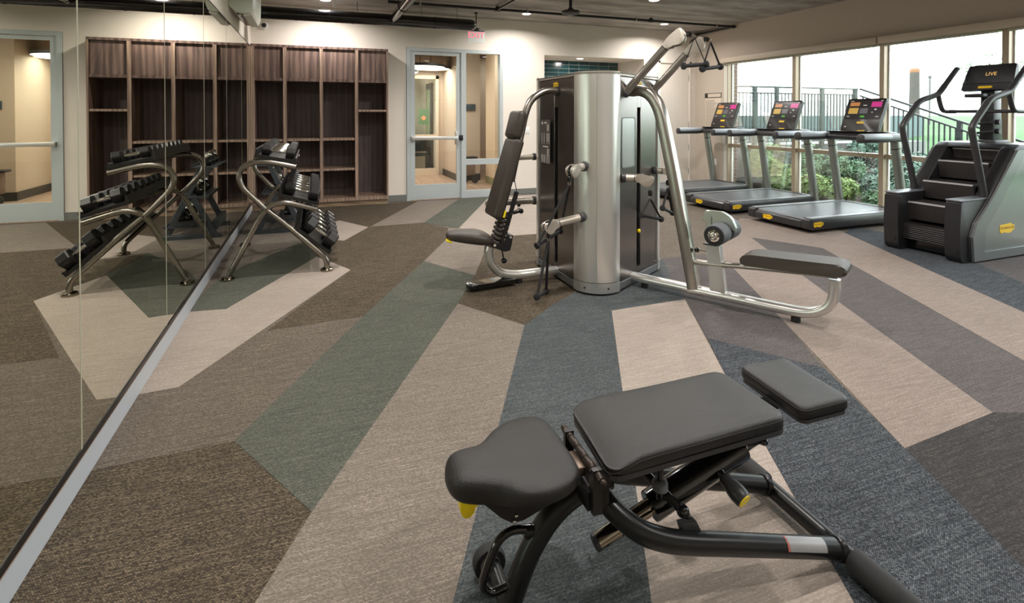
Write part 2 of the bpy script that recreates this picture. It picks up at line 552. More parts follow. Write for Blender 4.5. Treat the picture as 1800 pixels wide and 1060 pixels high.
CUBX = 1.116
wb = MB()
wb.b2((XL-0.2, YB, 2.42), (CUBX, YB+0.2, ZC+0.05))
wb.b2((XL-0.2, YB+0.36, 0), (CUBX, YB+0.4, 2.42))
wb.b2((CUBX, YB, 0), (1.426, YB+0.2, ZC+0.05))
wb.b2((1.426, YB, 2.49), (3.081, YB+0.2, ZC+0.05))
wb.b2((3.081, YB, 0), (3.862, YB+0.2, ZC+0.05))
wb.b2((3.862, YB, 2.455), (5.94, YB+0.2, ZC+0.05))
wb.b2((5.94, YB, 0), (6.27, YB+0.2, ZC+0.05))
wb.b2((6.27, YB, 2.44), (7.04, YB+0.2, ZC+0.05))
wb.b2((7.04, YB, 0), (XR+0.2, YB+0.2, ZC+0.05))
wall_back = struct(wb.build('wall_back', M_wall))

struct(MB().b2((XL-0.2, YF-0.2, 0), (XL-0.008, YB+0.4, ZC)).build('wall_left', M_wall))
struct(MB().b2((XL-0.2, YF-0.2, 0), (XR+0.2, YF, ZC)).build('wall_front', M_wall))
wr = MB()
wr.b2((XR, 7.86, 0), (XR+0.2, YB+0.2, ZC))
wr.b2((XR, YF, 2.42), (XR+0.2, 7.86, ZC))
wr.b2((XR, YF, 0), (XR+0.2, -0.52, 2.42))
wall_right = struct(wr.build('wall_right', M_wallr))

# the alcove with the teal tiles behind the training tower
al = MB()
al.b2((3.862-0.1, YB+0.2, 0), (3.862, 9.55, 2.5))
al.b2((5.94, YB+0.2, 0), (6.04, 9.55, 2.5))
al.b2((3.762, 9.5, 0), (6.04, 9.6, 2.5))
al.b2((3.762, YB+0.2, 2.455), (6.04, 9.6, 2.56))
al.b2((3.762, YB+0.0, -0.1), (6.04, 9.6, 0.002))
alcove = struct(al.build('wall_alcove', M_wall))
tl = [mat('teal_tile_%s' % n, srgb(*c), 0.15, coat=0.4) for n, c in (('deep', (22, 62, 66)), ('mid', (30, 76, 80)), ('dark', (18, 50, 56)))]
M_grout = mat('white_grout', srgb(206, 206, 196), 0.8)
MB().b2((3.862, 9.485, 1.45), (5.86, 9.5, 2.455)).build('grout_bed', M_grout, alcove)
tile_me = None
for i in range(9):
    for j in range(13):
        x = 3.868 + i*0.2235; z = 1.455 + j*0.0775
        if x + 0.215 > 5.90: continue
        k = random.choice((0, 0, 1, 2))
        o = MB().box((x+0.1085, 9.482, z+0.0355), (0.217, 0.008, 0.071), bev=0.0015, seg=1).build('tile', tl[k], alcove, smooth=False)
# baseboards
struct(MB().b2((CUBX+0.01, YB-0.012, 0.004), (1.42, YB-0.0005, 0.105)).build('baseboard_back', M_base))
struct(MB().b2((3.09, YB-0.012, 0.004), (3.86, YB-0.0005, 0.105)).b2((5.95, YB-0.012, 0.004), (6.24, YB-0.0005, 0.105)).build('baseboard_back.001', M_base))
struct(MB().b2((XR-0.012, 7.88, 0.004), (XR-0.0005, YB-0.012, 0.105)).build('baseboard_right', M_base))
bl_ = struct(MB().b2((XL-0.007, YF, 0.004), (XL+0.004, 8.44, 0.108)).build('baseboard_left', M_lbase))
MB().b2((XL-0.006, YF, 0.108), (XL+0.006, 8.44, 0.112)).build('top_edge', mat('tan_edge_strip', srgb(150, 128, 112), 0.5), bl_)

# wall mirror: floor to head-height panels down the left wall
mir = thing('wall_mirror', 'tall frameless mirror panels lining the whole left wall', 'mirror', (XL, 3.0, 0))
ys = [-2.0, 0.0, 1.22, 2.44, 3.70, 4.93, 6.16, 7.40, 8.45]
for a, b in zip(ys[:-1], ys[1:]):
    MB().b2((XL-0.006, a+0.0015, 0.130), (XL, b-0.0015, 2.375)).build('mirror_panel', M_mirror, mir, world=True, smooth=False)
for y in ys[1:-1]:
    MB().b2((XL-0.005, y-0.005, 0.13), (XL+0.0006, y+0.005, 2.375)).build('seam_strip', mat('mirror_seam', srgb(168, 166, 146), 0.35) if 'mirror_seam' not in MATS else MATS['mirror_seam'], mir, world=True)
MB().b2((XL-0.0075, -2.0, 0.12), (XL-0.0062, 8.45, 2.375)).build('backing', mat('mirror_edge_glass', srgb(214, 208, 176), 0.4), mir, world=True)
MB().b2((XL-0.007, -2.0, 0.112), (XL+0.005, 8.45, 0.136)).build('bottom_channel', mat('black_channel', srgb(16, 16, 18), 0.35), mir, world=True)
MB().b2((XL-0.007, -2.0, 2.374), (XL+0.003, 8.45, 2.380)).build('top_channel', M_ctrim, mir, world=True)

# ---------------------------------------------------------------- built-in cubbies
CY = 8.45
xs = [XL, (-0.369, 8.450, 1.411)[0], (0.131, 8.450, 1.411)[0], (0.638, 8.450, 1.411)[0], CUBX]
zt = 2.415
zd = (0.640, 8.450, 1.909)[2]
z1 = (0.595, 8.450, 1.025)[2]
z2 = (0.593, 8.450, 0.570)[2]
z4 = (0.655, 8.450, 1.458)[2]
zb = 0.135
cub = thing('shelving_unit', 'built-in dark stained oak cubby shelving with cupboard doors along its top', 'shelving', (0.15, 8.7, 0))
CB = YB+0.33
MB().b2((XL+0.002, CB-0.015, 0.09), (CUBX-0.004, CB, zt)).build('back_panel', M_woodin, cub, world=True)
MB().b2((XL+0.004, CY+0.05, 0.006), (CUBX-0.01, CY+0.09, 0.085)).build('plinth', M_woodbase, cub, world=True)
MB().b2((XL+0.002, CY, 0.085), (CUBX-0.004, CB, zb)).build('bottom_board', M_woodedge, cub, world=True)
MB().b2((XL+0.002, CY, zt-0.035), (CUBX-0.004, CB, zt)).build('top_board', M_wood, cub, world=True)
for i, x in enumerate(xs):
    t = 0.024
    a = x-t if 0 < i < 4 else (x+0.002 if i == 0 else x-0.03)
    b = x+t if 0 < i < 4 else (x+0.05 if i == 0 else x-0.004)
    MB().b2((a, CY-0.004, zb), (b, CB-0.015, zt-0.035)).build('divider', M_wood, cub, world=True)
    MB().b2((a, CY-0.008, zb), (b, CY-0.0035, zt-0.035)).build('edge_band', M_woodedge, cub, world=True)
for i in range(4):
    a = xs[i]+(0.052 if i == 0 else 0.026); b = xs[i+1]-(0.026 if i < 3 else 0.032)
    MB().b2((a, CY+0.03, zd+0.022), (b, CY+0.05, zt-0.037), bev=0.002, seg=1).build('cupboard_door', M_wood, cub, world=True)
    MB().b2((a, CY, zd-0.02), (b, CB-0.02, zd+0.02)).build('rail', M_wood, cub, world=True)
    for z in ((z1, z2) if i < 3 else (z4,)):
        MB().b2((a, CY+0.002, z-0.016), (b, CB-0.02, z+0.016)).build('shelf', M_woodedge, cub, world=True)

# ---------------------------------------------------------------- storefront door
dr = struct(MB()
  .b2((1.43, YB-0.02, 0), (1.49, YB+0.1, 2.487)).b2((3.02, YB-0.02, 0), (3.078, YB+0.1, 2.487))
  .b2((1.49, YB-0.018, 2.43), (3.02, YB+0.1, 2.486)).b2((2.335, YB-0.02, 0), (2.42, YB+0.1, 2.43))
  .b2((2.42, YB-0.02, 0.0), (3.02, YB+0.1, 0.12)).b2((2.42, YB-0.02, (2.680, 8.660, 0.600)[2]-0.045), (3.02, YB+0.1, (2.680, 8.660, 0.600)[2]+0.045))
  .build('door_1', M_alu))
zg0, zg1 = (1.848, 8.660, 0.251)[2], (1.853, 8.660, 2.373)[2]
lf = MB().b2((1.495, YB+0.0, 0.012), (1.565, YB+0.045, 2.425)).b2((2.262, YB, 0.012), (2.332, YB+0.045, 2.425)).b2((1.565, YB, 0.012), (2.262, YB+0.045, zg0)).b2((1.565, YB, zg1), (2.262, YB+0.045, 2.425)).build('door_leaf', M_alu, dr)
MB().b2((1.56, YB+0.018, zg0-0.01), (2.27, YB+0.026, zg1+0.01)).build('pane', M_glass, dr)
MB().b2((2.41, YB+0.03, 0.11), (3.03, YB+0.038, 2.44)).build('pane.001', M_glass, dr)
zp_ = (1.884, 8.600, 1.012)[2]
pb = MB().b2((1.50, YB-0.085, zp_-0.028), (2.26, YB-0.045, zp_+0.028), bev=0.006).b2((1.5, YB-0.05, zp_-0.03), (1.56, YB, zp_+0.03)).build('push_bar', M_silver, lf)
MB().b2((2.225, YB-0.075, zp_-0.11), (2.27, YB-0.0, zp_+0.11), bev=0.005).build('latch_plate', M_silver2, lf)
MB().b2((2.30, YB-0.05, zp_-0.045), (2.36, YB-0.005, zp_+0.045), bev=0.006).build('strike', M_black, dr)

# flush door in the far corner
d2 = struct(MB().b2((6.27, YB-0.012, 0), (6.31, YB+0.1, 2.44)).b2((7.0, YB-0.012, 0), (7.04, YB+0.1, 2.44)).b2((6.27, YB-0.012, 2.40), (7.04, YB+0.1, 2.44)).b2((6.31, YB+0.012, 0.01), (7.0, YB+0.05, 2.40)).build('door_2', M_wall))
for z in (0.28, 1.2, 2.12, 0.75):
    MB().cyl((6.995, YB+0.004, z-0.055), (6.995, YB+0.004, z+0.055), 0.009, 8).build('hinge', M_silver2, d2)

# ---------------------------------------------------------------- window wall
def window(k, y0, y1):
    """bay between mullion centres y0 < y1"""
    f = MB()
    x0, x1 = XR-0.01, XR+0.12
    zt_ = 0.835
    f.b2((x0, y1-0.032, 0.0), (x1, y1+0.032, 2.42))
    if k == 6: f.b2((x0, y0-0.032, 0.0), (x1, y0+0.032, 2.42))
    f.b2((x0+0.03, y0+0.032, zt_-0.03), (x1, y1-0.032, zt_+0.03))
    f.b2((x0, y0+0.032, 0.0), (x1, y1-0.032, 0.07))
    f.b2((x0, y0+0.032, 2.33), (x1, y1-0.032, 2.42))
    w = struct(f.build('window_%d' % k, M_mull))
    MB().b2((x1-0.05, y1-0.046, 0.07), (x1-0.02, y1-0.032, 2.33)).b2((x1-0.05, y0+0.032, 0.07), (x1-0.02, y0+0.046, 2.33)).build('glazing_bead', M_mullw, w)
    MB().b2((x1-0.04, y0+0.03, 0.06), (x1-0.032, y1-0.03, zt_-0.02)).build('pane', M_wglass, w)
    MB().b2((x1-0.04, y0+0.03, zt_+0.02), (x1-0.032, y1-0.03, 2.34)).build('pane.001', M_wglass, w)
    return w
wy = [7.80, 6.343, 4.954, 3.594, 2.225, 0.856, -0.513]
for k in range(6): window(k+1, wy[k+1], wy[k])
struct(MB().b2((XR-0.012, 7.79, 0), (XR+0.1, 7.87, 2.42)).build('trim_1', mat('pale_window_jamb', srgb(214, 214, 204), 0.5)))
RB = [((7.86, 4.97), 'long beige roller blind box over the two farthest window bays'),
      ((4.945, 2.24), 'beige roller blind box above the stair climber window'), ((2.215, -0.5), 'beige roller blind box past the frame edge on the window wall')]
for (a, b), lab in RB:
    t = thing('roller_blind', lab, 'blind', (XR-0.06, (a+b)/2, 2.33))
    MB().b2((XR-0.11, b, 2.345), (XR-0.002, a, 2.432), bev=0.004).build('blind_box', mat('beige_fascia', srgb(196, 182, 164), 0.5), t, world=True)
    ym = [y for y in wy if b < y < a]
    edges = [a]+ym+[b]
    for p, q in zip(edges[:-1], edges[1:]):
        MB().cyl((XR-0.05, q+0.05, 2.322), (XR-0.05, p-0.05, 2.322), 0.016, 10).build('hem_bar', mat('pale_hem_bar', srgb(178, 178, 160), 0.5), t, world=True)

# ---------------------------------------------------------------- lobby behind the storefront
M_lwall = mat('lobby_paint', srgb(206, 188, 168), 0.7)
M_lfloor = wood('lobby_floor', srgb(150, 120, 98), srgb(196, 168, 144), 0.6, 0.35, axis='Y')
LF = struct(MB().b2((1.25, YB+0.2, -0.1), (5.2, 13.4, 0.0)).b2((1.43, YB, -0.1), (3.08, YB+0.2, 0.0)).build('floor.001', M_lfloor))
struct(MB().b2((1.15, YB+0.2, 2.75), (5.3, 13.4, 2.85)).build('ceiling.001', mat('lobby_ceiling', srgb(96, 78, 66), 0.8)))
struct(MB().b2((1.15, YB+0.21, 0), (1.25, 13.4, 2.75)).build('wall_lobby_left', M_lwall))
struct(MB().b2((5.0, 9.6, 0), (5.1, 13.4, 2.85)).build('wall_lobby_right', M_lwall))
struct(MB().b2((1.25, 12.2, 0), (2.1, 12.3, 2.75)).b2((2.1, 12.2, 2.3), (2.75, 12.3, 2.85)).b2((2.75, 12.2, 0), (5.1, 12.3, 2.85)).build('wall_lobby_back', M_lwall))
struct(MB().b2((2.86, 10.9, 0), (3.36, 12.2, 2.75)).build('wall_lobby_pier', M_lwall))
struct(MB().b2((2.845, 10.885, 0), (2.86, 12.2, 0.14)).b2((2.845, 10.885, 0), (3.36, 10.9, 0.14)).build('baseboard_lobby', M_black))
struct(MB().b2((3.36, 9.9, 0), (3.9, 10.5, 2.75)).build('wall_lobby_column', mat('lobby_column_paint', srgb(226, 204, 176), 0.7)))
struct(MB().b2((3.345, 9.885, 0), (3.91, 9.9, 0.14)).b2((3.345, 9.885, 0), (3.36, 10.5, 0.14)).build('trim_2', mat('olive_base', srgb(150, 146, 104), 0.6)))
# inner door at the end of the lobby
d3 = struct(MB().b2((2.1, 12.15, 0), (2.18, 12.25, 2.3)).b2((2.68, 12.15, 0), (2.75, 12.25, 2.3)).b2((2.1, 12.15, 2.22), (2.75, 12.25, 2.3)).b2((2.18, 12.17, 0.0), (2.68, 12.22, 0.16)).b2((2.18, 12.17, 0.86), (2.68, 12.22, 0.94)).build('door_3', mat('inner_door_frame', srgb(222, 204, 182), 0.5)))
MB().b2((2.18, 12.19, 0.16), (2.68, 12.2, 2.22)).build('pane', M_glass, d3)
struct(MB().b2((1.9, 13.2, -0.02), (3.1, 13.3, 2.6)).build('wall_inner', mat('inner_wall', srgb(196, 184, 166), 0.7)))
t = thing('corridor_door', 'dark framed open door seen beyond the lobby glass', 'door', (2.67, 12.8, 0))
MB().b2((2.64, 12.5, 0.0), (2.70, 13.1, 2.15)).build('leaf', mat('dark_door', srgb(60, 46, 38), 0.5), t, world=True)
MB().b2((2.63, 12.6, 0.9), (2.638, 13.0, 2.0)).build('door_pane', mat('lit_grey_glass', srgb(150, 168, 130), 0.2), t, world=True)
t = thing('wall_poster', 'small green poster on the lobby inner door glass', 'poster', (2.38, 12.14, 1.35))
MB().b2((2.28, 12.135, 1.17), (2.50, 12.145, 1.52)).build('sheet', mat('poster_green', srgb(96, 128, 92), 0.6), t, world=True)
MB().box((2.39, 12.132, 1.32), (0.09, 0.004, 0.09), (0, PI/4, 0)).build('emblem', mat('poster_orange', srgb(226, 150, 110), 0.6), t, world=True)
t = thing('wall_panel', 'small dark tablet panel mounted on the lobby pier wall', 'panel', (3.1, 10.88, 1.55))
MB().b2((3.02, 10.86, 1.48), (3.25, 10.9, 1.62), bev=0.006).build('screen', mat('blue_black_screen', srgb(52, 70, 80), 0.2), t, world=True)
t = thing('notice_frame', 'white notice frame on the lobby column', 'notice', (3.62, 9.88, 1.35))
MB().b2((3.46, 9.87, 1.12), (3.80, 9.89, 1.55), bev=0.004).build('sheet', mat('notice_paper', srgb(214, 206, 198), 0.5), t, world=True)
# chair with dark legs seen through the door glass
t = thing('lobby_chair', 'dark chair with thin legs beyond the lobby door', 'chair', (2.4, 12.75, 0))
MB().b2((2.2, 12.5, 0.42), (2.62, 12.95, 0.47), bev=0.01).build('seat', M_black, t, world=True)
MB().b2((2.2, 12.92, 0.5), (2.62, 12.96, 0.85), bev=0.01).build('backrest', M_black, t, world=True)
for x in (2.23, 2.59):
    for y in (12.53, 12.92):
        MB().cyl((x, y, 0.0), (x, y, 0.42), 0.012, 8).build('leg', M_black, t, world=True)
t = thing('rolling_cart', 'dark rolling cart with small wheel behind the sidelight glass', 'cart', (3.0, 10.5, 0))
MB().b2((2.86, 10.42, 0.16), (3.12, 10.62, 0.52), bev=0.03).build('body', mat('cart_grey', srgb(120, 100, 86), 0.5), t, world=True)
MB().b2((2.80, 10.40, 0.5), (3.16, 10.64, 0.54), bev=0.01).build('lid', M_black, t, world=True)
for x in (2.88, 3.1):
    MB().cyl((x, 10.40, 0.075), (x, 10.43, 0.075), 0.07, 14).build('wheel', M_rubber, t, world=True)
# round pendants
M_disc = mat('pendant_lens', (1, 1, 1, 1), 0.4, emit=(1.0, 0.92, 0.8), estr=3.0)
for k, (px, py, pz, pr_, lab) in enumerate(((2.02, 10.6, 2.34, 0.50, 'largest round disc pendant lamp in the lobby'), (2.45, 11.6, 2.40, 0.42, 'second round disc pendant lamp deeper in the lobby'), (1.75, 11.5, 2.30, 0.40, 'lowest round disc pendant lamp at the lobby left'))):
    t = thing('pendant_lamp', lab, 'lamp', (px, py, pz), group='disc pendants in the lobby')
    MB().lathe([(pr_, 0), (pr_, 0.05), (pr_-0.03, 0.055)], (0, 0, 0), n=28).build('shade', M_ctrim, t)
    MB().lathe([(pr_-0.012, -0.004), (pr_-0.012, 0.003)], (0, 0, 0), n=28).build('diffuser', M_disc, t)
    MB().cyl((0, 0, 0.05), (0, 0, 2.75-pz), 0.006, 6).build('cord', M_black, t)
    area_lamp('pendant_light', (0, 0, -0.012), pr_*1.6, LOBBY_W, parent=t)
for k, (x, y) in enumerate(((2.75, 9.5), (3.15, 9.35), (4.2, 11.5))):
    t = thing('recessed_light', ['recessed ceiling spot nearest the lobby sidelight mullion', 'recessed ceiling spot at the sidelight corner in the lobby', 'recessed ceiling spot deep in the lobby'][k], 'lamp', (x, y, 2.745), group='lobby recessed spots')
    MB().lathe([(0.06, 0.0), (0.06, 0.006)], n=16).build('lens', M_lens, t)
    area_lamp('spot_light', (0, 0, -0.01), 0.1, LOBBY_W, parent=t)

# ---------------------------------------------------------------- ceiling downlights
def downlight(x, y, lab, grp=None):
    t = thing('ceiling_downlight', lab, 'lamp', (x, y, ZC), group=grp)
    MB().lathe([(0.075, -0.001), (0.085, -0.012), (0.078, -0.018), (0.066, -0.016)], n=20).build('trim_ring', M_white, t)
    MB().lathe([(0.066, -0.014), (0.062, -0.019)], n=20).build('lens', M_lens, t)
    area_lamp('downlight_lamp', (0, 0, -0.03), 0.13, LAMP_W, parent=t, spread=160)
for x, y, lab in ((3.229, 7.95, 'ceiling downlight just past the EXIT sign'), (5.898, 7.98, 'ceiling downlight behind the pulley arms near the far corner'),
                  (0.185, 8.0, 'ceiling downlight above the cubbies by the black duct'), (4.541, 6.376, 'ceiling downlight at the top edge over the training tower')):
    downlight(x, y, lab)
for x, y in ((1.85, 6.38), (0.19, 4.75), (3.23, 4.75), (1.85, 3.1), (4.54, 3.1), (0.19, 1.45), (3.23, 1.45), (1.85, -0.2), (4.54, -0.2)):
    downlight(x, y, 'ceiling downlight outside the photographed part of the ceiling', 'unseen ceiling downlights')
t = thing('recessed_light', 'recessed spot in the alcove ceiling over the teal tiles', 'lamp', (4.75, 9.0, 2.452))
MB().lathe([(0.06, 0.0), (0.06, 0.006)], n=16).build('lens', M_lens, t)
area_lamp('alcove_light', (0, 0, -0.01), 0.1, 8, parent=t)

# ---------------------------------------------------------------- the adjustable bench in front
bench = thing('weight_bench', 'adjustable black weight bench with three charcoal pads, nearest the viewer', 'bench', (1.10, 1.32, 0), R(-2.7))

def cushion(name, m, parent, outline, z0, z1, bev, tilt=(0, 0), dome=0.0, seam=True, label=None, end=None):
    """upholstered pad from a plan outline; bevelled top edge, slightly domed face"""
    n = len(outline)
    cx = sum(p[0] for p in outline)/n; cy = sum(p[1] for p in outline)/n
    mb = MB()
    def ring(off, z):
        out = []
        for x, y in outline:
            d = math.hypot(x-cx, y-cy)
            k = (d-off)/d
            xx, yy = cx+(x-cx)*k, cy+(y-cy)*k
            out.append(mb.bm.verts.new((xx, yy, z + tilt[0]*xx + tilt[1]*yy)))
        return out
    h = z1-z0
    steps = [(0.008, z0), (0.0, z0+0.008), (0.0, z1-bev)]
    for j in range(1, 5):
        a = PI/2*j/4
        steps.append((bev*(1-math.cos(a)), z1-bev+bev*math.sin(a)))
    rings = [ring(o, z) for o, z in steps]
    last = steps[-1]
    for k in (0.25, 0.55, 0.85):
        off = last[0]
        out = []
        for v in rings[6]:
            xx = cx+(v.co.x-cx)*(1-k); yy = cy+(v.co.y-cy)*(1-k)
            out.append(mb.bm.verts.new((xx, yy, last[1]+dome*(1-(1-k)**2) + tilt[0]*xx+tilt[1]*yy)))
        rings.append(out)
    def dip(x, z):
        if end and x < end[0] and z > z0+0.015:
            return end[1]*min(1.3, (end[0]-x)/0.1)**1.7
        return 0.0
    mb.skin(rings)
    for v in mb.bm.verts:
        v.co.z -= dip(v.co.x, v.co.z)*min(1.0, (v.co.z-z0-0.015)/0.02) if v.co.z > z0+0.015 else 0
    o = mb.build(name, m, parent, label=label, ang=60)
    if seam:
        sm = MB()
        pts = []
        zz = z1-bev*0.75
        for x, y in outline:
            d = math.hypot(x-cx, y-cy); k = (d-bev*0.04)/d
            xx, yy = cx+(x-cx)*k, cy+(y-cy)*k
            pts.append((xx, yy, zz+tilt[0]*xx+tilt[1]*yy-dip(xx, zz)*0.9))
        sm.tube(pts, 0.0016, 5, closed=True)
        sm.build('seam', M_rubber, o)
    return o

def roundpoly(pts, r, k=5):
    n = len(pts)
    out = []
    for i in range(n):
        P0, P1, P2 = Vector((*pts[i-1], 0)), Vector((*pts[i], 0)), Vector((*pts[(i+1) % n], 0))
        a = P0-P1; b = P2-P1
        d = min(r, a.length*0.45, b.length*0.45)
        s0, s1 = P1+a.normalized()*d, P1+b.normalized()*d
        for j in range(k+1):
            t = j/k
            q = s0*(1-t)**2+P1*2*t*(1-t)+s1*t*t
            out.append((q.x, q.y))
    # densify long edges
    res = []
    for i, p in enumerate(out):
        q = out[(i+1) % len(out)]
        res.append(p)
        L = math.hypot(q[0]-p[0], q[1]-p[1])
        m = int(L/0.05)
        for j in range(1, m+1):
            t = j/(m+1)
            res.append((p[0]+(q[0]-p[0])*t, p[1]+(q[1]-p[1])*t))
    return res

TILT = (0.018, 0.0)
cushion('back_pad', M_leather, bench, roundpoly([(-0.372, -0.142), (0.240, -0.118), (0.240, 0.186), (-0.345, 0.176)], 0.045), 0.454, 0.496, 0.016, TILT, 0.004, end=(-0.26, 0.026))
b = MB().prism(roundpoly([(-0.37, -0.142), (0.240, -0.118), (0.240, 0.184), (-0.345, 0.174)], 0.045), (0, 0, 0.443), (1, 0, TILT[0]), (0, 1, 0), (0, 0, 1), 0.013).build('pad_tray', M_plastic, bench)
cushion('head_pad', M_leather, bench, roundpoly([(0.296, -0.112), (0.494, -0.110), (0.516, 0.178), (0.314, 0.184)], 0.03), 0.458, 0.500, 0.014, TILT, 0.002)
MB().prism(roundpoly([(0.30, -0.108), (0.49, -0.106), (0.511, 0.173), (0.318, 0.18)], 0.03), (0, 0, 0.447), (1, 0, TILT[0]), (0, 1, 0), (0, 0, 1), 0.012).build('pad_tray', M_plastic, bench)
MB().b2((0.15, 0.0, 0.444), (0.40, 0.06, 0.453)).build('pad_link', M_black, bench)

# saddle seat: narrow nose, wide flared rear
seat = MB()
stations = [  # x, half width, centre y, top z, drop of the side, bottom z
 (-0.772, 0.014, 0.036, 0.425, 0.014, 0.405), (-0.763, 0.050, 0.036, 0.444, 0.030, 0.392), (-0.745, 0.072, 0.036, 0.456, 0.044, 0.384), (-0.715, 0.082, 0.036, 0.461, 0.054, 0.380),
 (-0.685, 0.088, 0.035, 0.459, 0.060, 0.380), (-0.655, 0.098, 0.035, 0.456, 0.062, 0.382), (-0.63, 0.122, 0.036, 0.455, 0.056, 0.386), (-0.605, 0.148, 0.038, 0.456, 0.048, 0.390),
 (-0.57, 0.166, 0.040, 0.458, 0.042, 0.394), (-0.53, 0.174, 0.041, 0.462, 0.038, 0.397), (-0.485, 0.170, 0.042, 0.466, 0.036, 0.400),
 (-0.452, 0.152, 0.042, 0.466, 0.034, 0.402), (-0.432, 0.128, 0.041, 0.458, 0.030, 0.405), (-0.421, 0.104, 0.040, 0.444, 0.018, 0.412)]
rings = []
for x, w, cy, zt_, dr_, zb_ in stations:
    rg = []
    N = 24
    for i in range(N):
        a = 2*PI*i/N
        ca, sa = math.cos(a), math.sin(a)
        px = math.copysign(abs(ca)**0.62, ca)
        if sa >= 0:
            z = (zt_-dr_) + dr_*(abs(sa)**0.55)
        else:
            z = (zt_-dr_) + (zb_-(zt_-dr_))*(abs(sa)**0.6)
        rg.append(seat.bm.verts.new((x, cy+w*px, z)))
    rings.append(rg)
seat.skin(rings)
so = seat.build('seat_pad', M_leather, bench, ang=70)
sub = so.modifiers.new('round', 'SUBSURF'); sub.levels = 1; sub.render_levels = 2
MB().tube(arc([(-0.742, 0.104, 0.41), (-0.745, 0.09, 0.444), (-0.745, 0.036, 0.4565), (-0.745, -0.018, 0.444), (-0.742, -0.033, 0.41)], 5), 0.0016, 5).build('seam', M_rubber, so)
MB().prism([(-0.69, 0.395), (-0.45, 0.40), (-0.47, 0.36), (-0.58, 0.325), (-0.61, 0.325), (-0.64, 0.345)], (0, -0.05, 0), (1, 0, 0), (0, 0, 1), (0, 1, 0), 0.012).prism([(-0.69, 0.395), (-0.45, 0.40), (-0.47, 0.36), (-0.58, 0.325), (-0.61, 0.325), (-0.64, 0.345)], (0, 0.09, 0), (1, 0, 0), (0, 0, 1), (0, 1, 0), 0.012).b2((-0.66, -0.045, 0.365), (-0.46, 0.095, 0.385)).build('seat_bracket', M_black, bench)
for x, z in ((-0.60, 0.345), (-0.604, 0.33)):
    MB().ball((x, -0.053, z), 0.005, seg=8, rings=6).build('bolt', M_chrome, bench)
MB().prism(roundpoly([(-0.742, 0.392), (-0.680, 0.392), (-0.68, 0.378), (-0.70, 0.374), (-0.708, 0.345), (-0.728, 0.338), (-0.742, 0.356)], 0.008, 3), (0, -0.02, 0), (1, 0, 0), (0, 0, 1), (0, 1, 0), 0.035, bev=0.004).build('seat_lever', M_yellow, bench, label='yellow seat adjustment lever')

# frame: curved rear post, two splayed main tubes, cross foot
rp = arc([(-0.30, 0, 0.350), (-0.37, 0, 0.336), (-0.43, 0, 0.313), (-0.487, 0, 0.27), (-0.537, 0, 0.205), (-0.572, 0, 0.135), (-0.603, 0, 0.055)], 5)
MB().tube(rp, 0.031, 18).build('rear_post', M_frame, bench)
for sgn, nm in ((-1, 'near'), (1, 'far')):
    pts = [(-0.355, sgn*0.035, 0.352), (-0.33, sgn*0.085, 0.318), (-0.275, sgn*0.128, 0.276), (-0.205, sgn*0.142, 0.243), (-0.12, sgn*0.145, 0.215), (0.0, sgn*0.146, 0.182), (0.18, sgn*0.147, 0.132), (0.412, sgn*0.148, 0.068)]
    pts = [(x, y+0.012, z) for x, y, z in pts]
    o = MB().tube(arc(pts, 5), 0.0295, 18).build('main_tube', M_frame, bench)
    if sgn < 0:
        lb = MB()
        A, B = Vector(pts[6]), Vector(pts[7])
        t = (B-A).normalized()
        ref = Vector((0, -0.62, 0.78)); u0 = (ref-t*ref.dot(t)).normalized(); v0 = t.cross(u0)
        prev = None
        rows = []
        for k in range(7):
            a = R(-40+80*k/6)
            dv = u0*math.cos(a)+v0*math.sin(a)
            rows.append((lb.bm.verts.new(A+t*0.02+dv*0.0301), lb.bm.verts.new(A+t*0.165+dv*0.0301)))
        for p, q in zip(rows[:-1], rows[1:]): lb.bm.faces.new((p[0], p[1], q[1], q[0]))
        st = mat('silver_sticker', srgb(150, 150, 152), 0.4, metal=0.3, var=0.25, vscale=500)
        lb.build('warning_sticker', st, o, label='silver warning sticker with a red edge')
        l2 = MB(); rows = []
        for k in range(7):
            a = R(-40+80*k/6)
            dv = u0*math.cos(a)+v0*math.sin(a)
            rows.append((l2.bm.verts.new(A+t*0.012+dv*0.0302), l2.bm.verts.new(A+t*0.0195+dv*0.0302)))
        for p, q in zip(rows[:-1], rows[1:]): l2.bm.faces.new((p[0], p[1], q[1], q[0]))
        l2.build('sticker_edge', mat('sticker_red', srgb(176, 96, 84), 0.5), o)
    MB().lathe([(0.033, -0.012), (0.036, -0.004), (0.036, 0.006), (0.031, 0.012)], pts[7], (Vector(pts[7])-Vector(pts[6])), 16).build('weld_collar', M_frame, bench)
MB().cyl((0.44, -0.17, 0.048), (0.44, 0.19, 0.048), 0.0275, 18).build('cross_tube', M_frame, bench)
for a, b_ in ((-0.165, -0.365), (0.185, 0.355)):
    s_ = 1 if b_ > a else -1
    MB().lathe([(0.0285, 0), (0.0375, 0.006), (0.0385, 0.016), (0.0385, 0.14), (0.036, 0.150), (0.0375, 0.154), (0.0375, 0.185), (0.033, 0.198), (0.012, 0.203)], (0.44, a, 0.048), (0, s_, 0), 20).build('rubber_foot', M_rubber, bench)
